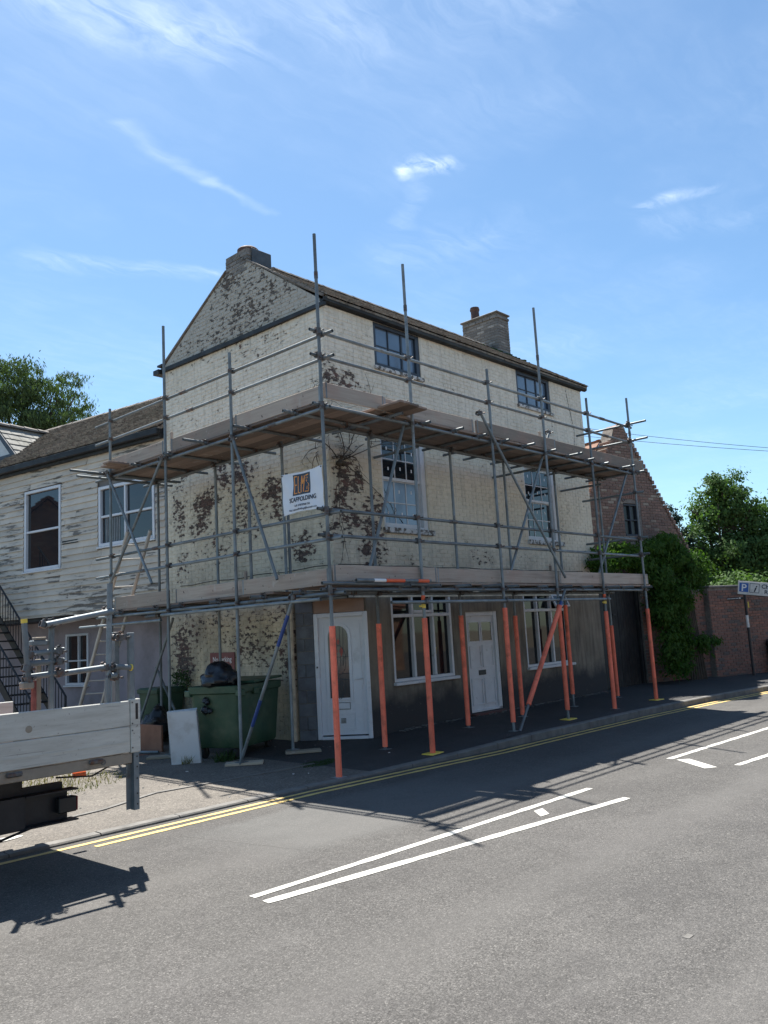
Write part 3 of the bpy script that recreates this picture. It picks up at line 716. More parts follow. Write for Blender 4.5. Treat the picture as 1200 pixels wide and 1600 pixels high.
def in_any(hs, u, z, e=.0): return any(h[0] - e < u < h[1] + e and h[2] - e < z < h[3] + e for h in hs)
sills = [(h[0] - .05, h[1] + .05, h[2] - .1, h[2]) for h in holesF]
B = masonry(FF, HX0, HX1, 2.52, 7.58, lambda u, z: not in_any(holesF + sills, u, z), uoff=9.9)
def in_gable(u, z):
    if z > 7.44 and z < 7.64: return False
    if z < LOW + .03 and u < 11.0: return False
    if z < 7.5: return True
    return (z < 7.62 + .715 * (u - 9.9) - .03) and (z < 7.72 + (HY1 - u) * .60 - .03) and z < 9.04
B += masonry(FL, HY0, HY1, .1, 9.04, in_gable, uoff=9.51)
lay_bricks(B, M['pbrick'], house, .0068, jit=.0024)

# ground floor render, openings
holesG = [SA, D2, SB]
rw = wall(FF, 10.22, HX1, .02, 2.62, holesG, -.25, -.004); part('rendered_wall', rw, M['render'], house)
fs = MB(); fs.bbox((10.24, -.004, 2.62), (12.9, .03, 2.86), .01, FF); fs.bbox((14.1, -.004, 2.62), (HX1, .03, 2.86), .01, FF); part('fascia_board', fs, M['plank'], house)
for i in range(5):
    a = 12.94 + i * .225; part('plank', fbox(FF, (a, -.05, 2.19), (a + .205, -.022 + U(0, .012), 2.84), c=.004), M['plank'], house)
# splayed corner: blocks, pipe, front door
A0 = Vector((9.51, 11.0)); B0 = Vector((10.22, 9.9)); ud = (B0 - A0).normalized(); nd = Vector((ud.y, -ud.x))
if nd.dot(Vector((-1, -1))) < 0: nd = -nd
FC = Frame((A0.x, A0.y, 0), ud, nd); LC = (B0 - A0).length
DZ0, DZ1 = .14, 2.25
for r in range(11):
    z0 = .10 + r * .218; 
    if r % 2 == 0: segs = [(.06, .365)]
    else: segs = [(.06, .20), (.21, .365)]
    for (a, b) in segs: part('block', fbox(FC, (a, -.12 + U(0, .006), z0), (b, U(-.004, .004), z0 + .208), c=.006), M['block'], house)
part('block_joint', fbox(FC, (.05, -.14, .05), (.37, -.012, 2.5)), M['mortar'], house)
part('door_lintel', fbox(FC, (.37, -.14, DZ1 + .005), (LC, -.03, LOW)), M['peach'], house)
pp = MB(); pp.tube(FC(-.02, .04, .05), FC(-.02, .04, 2.45), .043, 14); 
for z in (.5, 1.4, 2.2): pp.tube(FC(-.02, .04, z), FC(-.02, .04, z + .03), .05, 14)
part('rain_pipe', pp, M['cream'], house, smooth=True)
th = MB(); th.box((.0, -.14, .0), (LC, .05, .12), FC); part('threshold', th, M['kerb'], house)

# --- front door (white, arched glass)
door = part('front_door', fbox(FC, (.44, -.085, DZ0 + .07), (LC - .06, -.045, DZ1 - .07), c=.004), M['upvc'], house, 'white front door with tall arched leaded glass')
fr = MB()
for (a, b) in (((.37, -.10, DZ0), (.445, .0, DZ1)), ((LC - .07, -.10, DZ0), (LC + .005, .0, DZ1)), ((.445, -.10, DZ1 - .075), (LC - .07, .0, DZ1)), ((.445, -.10, DZ0), (LC - .07, .02, DZ0 + .05))): fr.bbox(a, b, .008, FC)
part('door_frame', fr, M['upvc'], door)
ul, ur = .50, LC - .12; uc = (ul + ur) / 2
def ring(F, pts, w, d0, d1, closed=True):
    """raised moulding following pts (u,z)"""
    mb = MB(); n = len(pts); P = [Vector(p) for p in pts]; off = []
    for i in range(n):
        a = P[(i - 1) % n] if closed or i > 0 else P[i]; b = P[(i + 1) % n] if closed or i < n - 1 else P[i]
        d = (b - a).normalized(); off.append(Vector((-d.y, d.x)) * w / 2)
    for i in range(n if closed else n - 1):
        j = (i + 1) % n
        q = [P[i] - off[i], P[j] - off[j], P[j] + off[j], P[i] + off[i]]
        mb.poly([F(p.x, d0, p.y) for p in q], F.n * (d1 - d0))
    return mb
gu0, gu1 = uc - .235, uc + .105; gcx = (gu0 + gu1) / 2; gr = (gu1 - gu0) / 2; gzt = 1.98 - gr + .02; gzb = .82
arch = [(gu0, gzb), (gu1, gzb)] + [(gcx + gr * math.cos(t), gzt + gr * 1.15 * math.sin(t)) for t in [i * math.pi / 12 for i in range(0, 13)]]
gl = MB(); gl.poly([FC(p[0], -.046, p[1]) for p in arch], FC.n * .008); part('glass', gl, M['glass_door'], door)
out = [(gcx + (p[0] - gcx) * 1.18, p[1] + (.03 if p[1] > gzb + .1 else -.03)) for p in arch]
part('glass_moulding', ring(FC, out, .05, -.046, -.028), M['upvc'], door)
ld = MB()
def lead(p, q): 
    ld.tube(FC(p[0], -.036, p[1]), FC(q[0], -.036, q[1]), .0045, 6)
for k in (-.55, -.2, .2, .55):
    du = gr * k; zt = gzt + gr * 1.15 * math.sqrt(1 - k * k) - .01; lead((gcx + du, gzb), (gcx + du, gzb + .32)); lead((gcx + du * .8, 1.35), (gcx + du, zt))
for zz_ in (gzb + .3, 1.22, 1.50): lead((gu0, zz_), (gu1, zz_))
for s in (-1, 1):
    pr = None
    for i in range(11):
        t = i / 10 * math.pi; p = (gcx + s * gr * .72 * math.sin(t), 1.70 - .16 * t + .05 * math.sin(2 * t))
        if pr: lead(pr, p)
        pr = p
    pr = None
    for i in range(9):
        t = i / 8 * math.pi; p = (gcx + s * gr * .45 * math.sin(t), 1.16 - .12 * t)
        if pr: lead(pr, p)
        pr = p
part('lead_came', ld, M['lead'], door)
rp = MB()
for s in (-1, 1):
    rp.poly([FC(gcx + s * gr * a, -.038, z) for a, z in ((.05, 1.60), (.34, 1.68), (.5, 1.60), (.3, 1.50))], FC.n * .003)
rp.poly([FC(gcx + a, -.038, z) for a, z in ((-.03, 1.76), (0, 1.81), (.03, 1.76), (0, 1.70))], FC.n * .003)
part('red_glass', rp, M['redlens'], door)
part('panel_moulding', ring(FC, [(ul + .03, DZ0 + .13), (ur - .03, DZ0 + .13), (ur - .03, DZ1 - .15), (ul + .03, DZ1 - .15)], .016, -.046, -.036), M['upvc'], door)
part('panel_moulding', ring(FC, [(uc - .25, .30), (uc + .17, .30), (uc + .17, .56), (uc - .25, .56)], .02, -.046, -.034), M['upvc'], door)
lb = MB(); lb.bbox((uc - .19, -.046, .64), (uc + .09, -.034, .73), .004, FC); part('letter_box', lb, M['upvc'], door)
part('letter_box_edge', ring(FC, [(uc - .20, .63), (uc + .10, .63), (uc + .10, .74), (uc - .20, .74)], .006, -.046, -.032), M['blackmet'], door)
vt = MB()
for i in range(4):
    for j in range(4): vt.box((uc - .07 + i * .022, -.046, .40 + j * .022), (uc - .054 + i * .022, -.036, .416 + j * .022), FC)
part('door_vent', vt, M['greywall'], door)
hd = MB(); hd.bbox((ur - .035, -.046, 1.02), (ur - .005, -.034, 1.24), .004, FC); hd.tube(FC(ur - .02, -.04, 1.13), FC(ur - .02, .005, 1.13), .01, 8); hd.tube(FC(ur - .015, .005, 1.13), FC(ur - .13, .005, 1.12), .010, 8)
part('handle', hd, M['upvc'], door)
part('frame_latch', fbox(FC, (.395, .0, 1.33), (.42, .008, 1.36)), M['blackmet'], door)

# --- second door (white painted wood, six panels)
u0, u1, z0, z1 = D2
d2 = part('side_door', fbox(FF, (u0 + .07, -.10, z0 + .03), (u1 - .10, -.062, z1 - .08), c=.004), M['whitewood'], house, 'white painted wooden door with two small top panes')
fr = MB()
for (a, b) in (((u0, -.14, z0), (u0 + .075, -.03, z1)), ((u1 - .11, -.14, z0), (u1, -.02, z1)), ((u0 + .075, -.14, z1 - .085), (u1 - .11, -.03, z1)), ((u0 + .03, -.12, z0 - .01), (u1, -.02, z0 + .035))): fr.bbox(a, b, .008, FF)
part('door_frame', fr, M['whitewood'], d2)
dl, dr = u0 + .075, u1 - .11; dc = (dl + dr) / 2
for (a, b) in ((dl + .06, dc - .035), (dc + .035, dr - .06)):
    part('pane', fbox(FF, (a, -.066, 1.60), (b, -.058, 1.98)), M['glass'], d2)
    part('panel_moulding', ring(FF, [(a, 1.60), (b, 1.60), (b, 1.98), (a, 1.98)], .022, -.062, -.048), M['whitewood'], d2)
    part('panel_moulding', ring(FF, [(a, 1.10), (b, 1.10), (b, 1.51), (a, 1.51)], .032, -.062, -.044), M['whitewood'], d2)
    part('panel_moulding', ring(FF, [(a, .40), (b, .40), (b, .88), (a, .88)], .032, -.062, -.044), M['whitewood'], d2)
part('letter_box', fbox(FF, (dc - .13, -.062, .945), (dc + .10, -.052, 1.04)), M['blackmet'], d2)
st = MB(); st.bbox((u0 - .03, -.10, .16), (u1 + .02, .10, .245), .01, FF); part('door_step', st, M['stepbrick'], house)

def pane_box(F, a, b, z0, z1, d): return fbox(F, (a, d - .006, z0), (b, d, z1))
# --- shop windows
def shop(W, cols, zt, lbl, mate, openvent=False):
    u0, u1, z0, z1 = W
    fr = MB(); f = .06
    for (a, b) in (((u0, -.15, z0), (u0 + f, -.01, z1)), ((u1 - f, -.15, z0), (u1, -.01, z1)), ((u0 + f, -.15, z1 - f), (u1 - f, -.01, z1)), ((u0 + f, -.15, z0), (u1 - f, -.01, z0 + .055)), ((u0 + f, -.13, zt), (u1 - f, -.012, zt + .06))): fr.bbox(a, b, .006, F := FF)
    w = part('shop_window', fr, M[mate], house, lbl)
    for a, b in zip(cols[1:-1], cols[1:-1]):
        part('mullion', fbox(FF, (a - .027, -.13, z0 + .056), (a + .027, -.014, zt - .001), c=.006), M[mate], w); part('mullion', fbox(FF, (a - .027, -.13, zt + .061), (a + .027, -.014, z1 - f - .001), c=.006), M[mate], w)
    for i, (a, b) in enumerate(zip(cols, cols[1:])):
        part('pane', pane_box(FF, a, b, z0 + .04, zt + .01, -.085), M['glass_shop'], w)
        if not (openvent and i == len(cols) - 2 ): part('pane', pane_box(FF, a, b, zt + .05, z1 - .03, -.085), M['glass_shop'], w)
    sl = MB(); sl.bbox((u0 - .03, -.08, z0 - .055), (u1 + .06, .07, z0 - .001), .008, FF); part('sill', sl, M['whitewood'], w)
    return w
wA = shop(SA, [10.87, 11.43, 12.0, 12.51], 2.12, 'three light shop window with transom left of the white wooden door', 'whitewood')
part('toplight_rail', fbox(FF, (11.47, -.10, 2.19), (11.96, -.012, 2.24), c=.004), M['whitewood'], wA)
tool = MB(); tool.tube(FF(12.06, -.078, 1.12), FF(12.09, -.078, 1.55), .012, 8); part('yellow_handle', tool, M['yellow_pl'], wA)
wB = shop(SB, [15.03, 15.54, 16.1, 16.75], 2.14, 'three light shop window with its top vent tilted open', 'whitewood', True)
# tilted vent
cv = Vector(FF(16.42, -.02, 2.50)); tilt = Matrix.Rotation(math.radians(-24), 3, 'X')
vb = MB()
for a, b in (((-.30, -.02, -.30), (-.25, .02, 0)), ((.25, -.02, -.30), (.30, .02, 0)), ((-.25, -.02, -.30), (.25, .02, -.26)), ((-.25, -.02, -.04), (.25, .02, 0))): vb.bbox(a, b, .004, lambda x, y, z: cv + tilt @ Vector((x, y, z)))
part('open_vent', vb, M['whitewood'], wB)
vb = MB().box((-.25, -.004, -.26), (.25, .004, -.04), lambda x, y, z: cv + tilt @ Vector((x, y, z))); part('vent_pane', vb, M['glass_shop'], wB)

# --- sash windows, first floor
def sash(W, lbl, gmat_up, gmat_low):
    u0, u1, z0, z1 = W; f = .07
    fr = MB()
    for (a, b) in (((u0, -.16, z0), (u0 + f, -.03, z1)), ((u1 - f - .05, -.16, z0), (u1, -.03, z1)), ((u0 + f, -.16, z1 - f), (u1 - f - .05, -.03, z1)), ((u0 + f, -.16, z0), (u1 - f - .05, -.03, z0 + .05))): fr.bbox(a, b, .006, FF)
    w = part('sash_window', fr, M['whitewood'], house, lbl)
    a0, a1 = u0 + f, u1 - f - .05; zm = (z0 + z1) / 2 + .05
    for (za, zb, d) in ((z0 + .05, zm, -.11), (zm - .03, z1 - f, -.075)):
        s = MB(); e = .045
        for (a, b) in (((a0, d - .035, za), (a0 + e, d, zb)), ((a1 - e, d - .035, za), (a1, d, zb)), ((a0 + e, d - .035, za), (a1 - e, d, za + e + .01)), ((a0 + e, d - .035, zb - e), (a1 - e, d, zb))): s.bbox(a, b, .004, FF)
        part('sash', s, M['whitewood'], w)
        cw = (a1 - a0 - 2 * e) / 3; rh = (zb - za - 2 * e) / 2
        bars = MB()
        for i in (1, 2): bars.bbox((a0 + e + i * cw - .011, d - .03, za + e), (a0 + e + i * cw + .011, d - .002, zb - e), .003, FF)
        for k in range(3): bars.bbox((a0 + e + k * cw + .012, d - .03, za + e + rh - .011), (a0 + e + (k + 1) * cw - .012, d - .002, za + e + rh + .011), .003, FF)
        part('glazing_bars', bars, M['whitewood'], w)
        for i in range(3):
            for j in range(2):
                gm_ = gmat_low if d < -.1 else gmat_up
                part('pane', pane_box(FF, a0 + e + i * cw, a0 + e + (i + 1) * cw, za + e + j * rh, za + e + (j + 1) * rh, d - .015), M[gm_], w)
                cu, cz = a0 + e + (i + .5) * cw + U(-.03, .03), za + e + (j + .55) * rh + U(-.03, .03)
                part('sticker', fbox(FF, (cu - .016, d - .014, cz - .03), (cu + .016, d - .012, cz + .03)), M['lettering'], w)
    sl = MB(); sl.bbox((u0 - .04, -.10, z0 - .10), (u1 + .09, .07, z0 - .002), .01, FF); part('sill', sl, M['flakewood'], w)
    return w
w3 = sash(W3, 'flaking white sash window with pale film and painted sky tint on the lower panes', 'glass', 'glass_pale')
w4 = sash(W4, 'white sash window with dark panes and small stickers', 'glass', 'glass')
tp = MB()
for p, q in (((10.93, 4.48), (11.02, 4.34)), ((11.10, 4.2), (11.22, 3.98)), ((11.28, 3.98), (11.42, 3.84))): tp.poly([FF(p[0], -.124, p[1]), FF(q[0], -.124, q[1]), FF(q[0] + .03, -.124, q[1]), FF(p[0] + .03, -.124, p[1])], FF.n * .002)
part('torn_film', tp, M['glass'], w3)
# --- casement windows, top floor
def casement(W, lbl):
    u0, u1, z0, z1 = W; fr = MB(); f = .075
    for (a, b) in (((u0, -.13, z0), (u0 + f, -.01, z1)), ((u1 - f - .03, -.13, z0), (u1, -.01, z1)), ((u0 + f, -.13, z1 - f), (u1 - f - .03, -.01, z1)), ((u0 + f, -.13, z0), (u1 - f - .03, -.01, z0 + f))): fr.bbox(a, b, .006, FF)
    w = part('casement_window', fr, M['bluewood'], house, lbl)
    a0, a1 = u0 + f, u1 - f - .03; cw = (a1 - a0) / 3; rh = (z1 - z0 - 2 * f) / 2
    for i in (1, 2): part('glazing_bar', fbox(FF, (a0 + i * cw - .012 - (.01 if i == 2 else 0), -.09, z0 + f), (a0 + i * cw + .012 + (.01 if i == 2 else 0), -.045, z1 - f)), M['bluewood'], w)
    for i in range(3):
        part('glazing_bar', fbox(FF, (a0 + i * cw + .025, -.085, z0 + f + rh - .009), (a0 + (i + 1) * cw - .025, -.05, z0 + f + rh + .009)), M['bluewood'], w)
        for j in range(2): part('pane', pane_box(FF, a0 + i * cw, a0 + (i + 1) * cw, z0 + f + j * rh, z0 + f + (j + 1) * rh, -.065), M['glass_blue'], w)
    sl = MB(); sl.bbox((u0 - .03, -.08, z0 - .075), (u1 + .05, .05, z0 - .002), .01, FF); part('sill', sl, M['flakewood'], w)
casement(W1, 'dark blue grey casement under the eaves near the corner'); casement(W2, 'dark blue grey casement under the eaves at the far end')

# --- string course / gutters / roof
sc_ = MB()
sc_.poly([(HX0 - .06, 9.80, 7.49), (HX0 - .06, 9.80, 7.555), (HX0 - .065, 12.3, 7.60), (HX0 - .065, HY1 + .1, 7.66), (HX0 - .065, HY1 + .1, 7.575), (HX0 - .06, 12.3, 7.52)], (.065, 0, 0))
part('gable_gutter', sc_, M['blackgut'], house)
hp = MB(); hp.box((HX0 - .14, HY1 + .02, 7.54), (HX0 + .1, HY1 + .22, 7.64)); hp.box((HX0 - .08, HY1 - .02, 7.72), (HX0 + .1, HY1 + .16, 7.76)); part('gutter_end', hp, M['blackgut'], house)
gu = MB()
prof = [(9.885, 7.565), (9.84, 7.55), (9.785, 7.57), (9.775, 7.635), (9.785, 7.635), (9.80, 7.59), (9.84, 7.58), (9.885, 7.62)]
segs = [9.44, 11.3, 13.2, 15.1, 17.0, 18.42]; sag = [0, -.015, -.02, -.01, -.005, 0]
for i in range(5):
    a, b = segs[i] + .004, segs[i + 1]
    vs = [(a, p[0], p[1] + sag[i]) for p in prof] + [(b, p[0], p[1] + sag[i + 1]) for p in prof]; k = len(prof)
    gu.add(vs, [(j, (j + 1) % k, k + (j + 1) % k, k + j) for j in range(k)] + [tuple(range(k))[::-1], tuple(range(k, 2 * k))])
part('front_gutter', gu, M['blackgut'], house)
fas = MB(); fas.box((HX0 + .01, 9.865, 7.54), (HX1 - .01, 9.892, 7.60)); part('eaves_board', fas, M['blackgut'], house)
RY, RZ = 12.25, 9.26; EY, EZ = 9.77, 7.68
def roof_sheet(F3, L, W, m, parent, name, tw, gauge, th=.014, jit=.008, nmax=0, wave=None, ridge=None, smat=None):
    """tiled plane: F3(u, s) -> point on plane (s up the slope), normal nrm"""
    tiles = []; rows = int(W / gauge)
    for r in range(rows + 1):
        s0 = r * gauge; off = (r % 2) * tw / 2
        c = 0
        while c * tw - off < L:
            a = max(0, c * tw - off); b = min(L, (c + 1) * tw - off - .006); c += 1
            if b - a < .03: continue
            tiles.append((a, b, s0))
    return tiles
def tile_geom(P, du, ds, nr, a, b, s0, gauge, th, lift, mb, W, rough=1.0):
    s1 = min(s0 + gauge * 1.25, W); j1, j2 = U(-.006, .008) * rough, U(-.006, .008) * rough; sl = U(-.006, .006) * rough
    p = lambda u, s, h: P + du * u + ds * s + nr * h
    f0 = th + lift + max(j1, 0); f1 = th + lift + max(j2, 0)
    vs = [p(a, s0 + sl, 0.0), p(b, s0 + sl + j1 * .5, 0.0), p(b, s0 + sl + j1 * .5, f1), p(a, s0 + sl, f0), p(a, s1, .002), p(b, s1, .002)]
    mb.add(vs, [(0, 1, 2, 3), (3, 2, 5, 4), (0, 3, 4), (1, 5, 2)])
def tiled(P, du, ds, L, W, tw, gauge, m, parent, name='roof_tile', nmax=0, th=.016, lift=.006, skip=None, rough=1.6):
    P = Vector(P); du = Vector(du).normalized(); ds = Vector(ds).normalized(); nr = du.cross(ds)
    if nr.z < 0: nr = -nr
    ts = roof_sheet(None, L, W, m, parent, name, tw, gauge)
    if skip: ts = [t for t in ts if not skip((t[0] + t[1]) / 2, t[2] + gauge / 2)]
    ts.sort(key=lambda t: (P + du * (t[0] + t[1]) / 2 + ds * t[2] - CAMP).length)
    rest = MB()
    for i, (a, b, s0) in enumerate(ts):
        if i < nmax:
            mb = MB(); tile_geom(P, du, ds, nr, a, b, s0, gauge, th, lift, mb, W, rough); part(name, mb, m, parent)
        else: tile_geom(P, du, ds, nr, a, b, s0, gauge, th, lift, rest, W, rough)
    if rest.v: part(name + '_rest', rest, m, parent, kind='stuff')
slope = Vector((0, RY - EY, RZ - EZ)); SL = slope.length
rb = MB(); rb.poly([(HX0 + .02, EY, EZ - .03), (HX0 + .02, RY, RZ - .02), (HX0 + .02, 14.95, 7.72), (HX0 + .02, 14.95, 7.66), (HX0 + .02, RY, RZ - .10), (HX0 + .02, EY, EZ - .07)], (18.37 - HX0, 0, 0))
roof = part('roof', rb, M['tiles'], house)
tiled((HX0 - .02, EY - .03, EZ - .02), (1, 0, 0), slope, 18.42 - HX0 + .03, SL + .02, .17, .10, M['tiles'], roof)
tiled((HX0 + .02, 14.98, 7.68), (1, 0, 0), (0, RY - 14.95, RZ - 7.7), 18.42 - HX0 + .03, 3.1, .17, .30, M['tiles'], roof)
x = HX0
while x < 17.95:
    if not (9.4 < x < 10.0):
        rt = MB(); seg = 6; L = .44; vs = []
        for xx, e in ((x, .006), (x + L, 0)):
            for i in range(seg + 1):
                t = math.pi * (.08 + .84 * i / seg); vs.append((xx, RY + (.12 + e) * math.cos(t), RZ - .05 + (.10 + e) * math.sin(t)))
        rt.add(vs, [(i, i + 1, seg + 2 + i, seg + 1 + i) for i in range(seg)] + [tuple(range(seg + 1)), tuple(range(seg + 1, 2 * seg + 2))])
        part('ridge_tile', rt, M['tiles'], roof, smooth=False)
    x += .45
vg = MB(); vg.poly([(HX0 - .03, 9.85, 7.66), (HX0 - .03, 11.9, 9.06), (HX0 - .03, 11.9, 9.085), (HX0 - .03, 9.8, 7.685)], (.10, 0, 0)); part('verge', vg, M['mortar'], house)
vg = MB(); vg.poly([(HX0 - .03, HY1 + .03, 7.73), (HX0 - .03, 12.56, 9.06), (HX0 - .03, 12.56, 9.085), (HX0 - .03, HY1 + .08, 7.755)], (.10, 0, 0)); part('verge', vg, M['mortar'], house)
vg = MB(); vg.poly([(18.37, 9.78, 7.62), (18.37, 12.25, 9.20), (18.37, 12.25, 9.27), (18.37, 9.76, 7.68)], (.05, 0, 0)); part('verge', vg, M['mortar'], house)
moss = MB()
for i in range(70):
    xx = U(17.3, 18.5); yy = U(11.3, 12.3); s = U(.02, .055); zz_ = EZ + (yy - EY) / (RY - EY) * (RZ - EZ) + .02
    moss.lathe([(0, -.01), (s, 0), (s * .8, s * .5), (0, s * .7)], (xx, yy, zz_), seg=6)
part('moss', moss, M['weed'], roof, kind='stuff')

def stack(x0, x1, y0, y1, z0, z1, name, lbl, m, mm, corb=0):
    mb = MB(); mb.box((x0 + .01, y0 + .01, z0), (x1 - .01, y1 - .01, z1))
    o = part(name, mb, mm, house, lbl)
    Fw = Frame((x0 + .008, 0, 0), (0, 1), (-1, 0)); Fs = Frame((0, y0 + .008, 0), (1, 0), (0, -1)); bs = []
    bs += masonry(Fw, y0, y1, z0, z1, lambda u, z: True, uoff=x0); bs += masonry(Fs, x0, x1, z0, z1, lambda u, z: True, uoff=y0)
    for (F, u, z, w, h) in bs:
        pr = .010 + (.03 if corb and z > z1 - corb else 0)
        t = brick_mesh(w, h, pr, m.name); P = F(u, U(-.003, .003), z); b = MB(); Rm = F.rot()
        b.add([P + Rm @ Vector(v) for v in t.v], t.f); part('brick', b, m, o)
    return o
c2_ = stack(17.88, 18.42, 11.92, 13.08, 8.75, 10.17, 'chimney', 'broad weathered brick chimney with a single dark pot', M['chimbrick'], M['mortar'], .16)
cm = MB(); cm.bbox((17.84, 11.88, 10.16), (18.46, 13.12, 10.21), .015); part('chimney_cap', cm, M['kerb'], c2_)
fm = MB(); fm.poly([(17.86, 11.88, 8.98), (18.44, 11.88, 8.98), (18.44, 11.88, 9.10), (17.86, 11.88, 9.10)], (0, .03, 0)); part('flashing', fm, M['lead'], c2_)
def pot(c, r, h, m, par):
    p = [(r * 1.12, 0), (r * 1.12, .06), (r * .98, .10), (r * .9, h * .75), (r * 1.05, h * .8), (r * 1.08, h * .9), (r * .95, h * .92), (r, h), (r * .78, h), (r * .7, h * .5), (0, h * .5)]
    return part('chimney_pot', MB().lathe(p, c, seg=20), m, par, smooth=True)
pot((18.14, 12.80, 10.20), .125, .42, M['terracotta'], c2_)
c1_ = stack(9.505, 10.06, 11.9, 12.58, 8.85, 9.33, 'chimney', 'low chimney stub on the gable with a squat round pot', M['chimbrick'], M['mortar'])
part('lead_band', MB().bbox((9.60, 11.86, 9.02), (10.08, 11.885, 9.34), .008), M['lead'], c1_)
part('chimney_pot', MB().lathe([(.20, 0), (.21, .03), (.21, .10), (.18, .13), (.16, .12), (0, .05)], (9.76, 12.18, 9.335), seg=20), M['terracotta'], c1_, smooth=True)

# small cable and pipe on the end of the front wall
cb = MB(); cb.path([FF(17.55, .006, 7.45), FF(17.66, .006, 7.0), FF(17.80, .006, 6.5), FF(17.72, .006, 5.9), FF(17.70, .006, 5.3)], .006, 6)
cb.path([FF(18.02, .008, 5.95), FF(17.9, .008, 6.02), FF(17.88, .008, 5.7), FF(17.98, .008, 5.3)], .008, 6)
cb.path([FL(9.95 + i * .4, .012, 3.02 + .015 * math.sin(i * 1.7)) for i in range(12)], .007, 6)
cb.path([FF(9.6 + i * .5, .012, 3.03 + .012 * math.sin(i * 2.1)) for i in range(17)], .007, 6)
part('cable', cb, M['blackpl'], house)

# dead climber on the corner
vine = MB(); random.seed(11)
def twig(p, d, r, n, F, br=1):
    pts = [p]
    for i in range(n):
        d = (d[0] + U(-.05, .05), d[1] + U(-.045, .035)); p = (p[0] + d[0], p[1] + d[1]); pts.append(p)
        if br and R() < .45: twig(p, (d[0] * U(-.8, 1) + U(-.05, .05), d[1] * U(.3, 1)), r * .6, max(3, n // 2), F, br - 1)
    vine.path([F(q[0], .03 + .05 * math.sin(i * .6), q[1]) for i, q in enumerate(pts)], r, 5, r * .35)
for k in range(7): twig((9.74 + U(-.08, .1), 4.78 + U(-.05, .05)), (U(-.05, .11), U(.02, .09)), .011, 9, FF, 2)
twig((9.74, 4.8), (.1, -.03), .010, 8, FF, 1); twig((9.72, 4.8), (.02, -.12), .010, 7, FF, 1)
for k in range(4): twig((10.1 + U(0, .1), 4.95 + U(-.1, .1)), (U(.03, .09), U(-.02, .05)), .007, 7, FL, 1)
for i in range(3): vine.lathe([(0, -.05), (.045, -.03), (.06, 0), (.04, .04), (0, .05)], FF(9.7 + i * .05, .04, 4.76 + U(-.04, .04)), seg=7)
top('dead_climber', vine, M['bark'], 'bare dead climbing plant clinging to the corner of the house', 'plant')

# ------------------------------------------------------------------ weatherboarded house (left)
tS = Vector((-.16, .987)).normalized(); nS = Vector((-tS.y, tS.x)); S0 = Vector((9.51, 14.85))
FS = Frame((S0.x, S0.y, 0), tS, nS)
side = thing('weatherboarded_house', (9.4, 18, 0), 'low house clad in peeling cream weatherboards with a mossy tiled roof', 'house')
SLN = 13.0
V1 = (3.50, 4.90, 3.76, 5.70); V2 = (.32, 2.14, 4.08, 5.42)
part('wall', wall(FS, 0, SLN, 2.72, 6.3, [V1, V2], -.2, -.02), M['greywall'], side)
zb = 2.72; bh_ = .143; r = 0; rows = []
while zb + r * bh_ < 6.28:
    z0 = zb + r * bh_; zl = z0; zh = min(z0 + bh_ + .02, 6.3)
    u = 0.0; cuts = [0.0]
    while cuts[-1] < SLN: cuts.append(min(SLN, cuts[-1] + U(1.7, 3.6)))
    for a, b in zip(cuts, cuts[1:]):
        parts_ = [(a, b)]
        for V in (V1, V2):
            if V[3] + .02 > z0 and V[2] - .03 < z0 + bh_:
                parts_ = [q for (p0, p1) in parts_ for q in ((p0, min(p1, V[0] - .03)), (max(p0, V[1] + .03), p1)) if q[1] - q[0] > .02]
        for (p0, p1) in parts_:
            if p1 - p0 < .03: continue
            sg = U(-.004, .004); o1, o2 = U(0, .006), U(0, .006)
            if 22 < r < 24 and 0 < p0 < 3: o1 += .02
            vs = [FS(p0, .004, zl + sg), FS(p1 - .004, .004, zl - sg), FS(p1 - .004, .036 + o2, zl - sg), FS(p0, .036 + o1, zl + sg), FS(p0, .006, zh), FS(p1 - .004, .006, zh)]
            mb = MB().add(vs, [(0, 1, 2, 3), (3, 2, 5, 4), (0, 3, 4), (1, 5, 2), (0, 4, 5, 1)]); part('weatherboard', mb, M['board'], side)
    r += 1
part('missing_board_gap', fbox(FS, (2.86, .02, 4.27), (3.42, .034, 4.35)), M['blackgut'], side)
lm = MB(); lm.bbox((0, -.02, 2.66), (SLN, .02, 2.72), .005, FS); part('bottom_rail', lm, M['board'], side)
sf = MB(); sf.box((0, -1.0, 2.58), (SLN, -.021, 2.655), FS); part('soffit', sf, M['blackgut'], side)
gf = wall(FS, 0, SLN, .0, 2.58, [(3.72, 4.58, 1.05, 2.26)], -1.15, -.9); part('ground_floor_wall', gf, M['mauve'], side)
er = MB(); er.box((.05, -4.9, 0), (.3, -1.16, 6.3), FS); er.box((SLN - .25, -4.9, 0), (SLN, -1.16, 6.3), FS); er.box((.3, -4.9, 0), (SLN - .25, -4.7, 6.3), FS); er.box((.3, -4.69, 2.66), (SLN - .25, -.21, 2.75), FS)
part('rear_wall', er, M['greywall'], side)
bm_ = MB()
for u in (6.4, 9.5): bm_.box((u, -.15, 0), (u + .15, -.02, 2.58), FS)
part('post', bm_, M['greywall'], side)
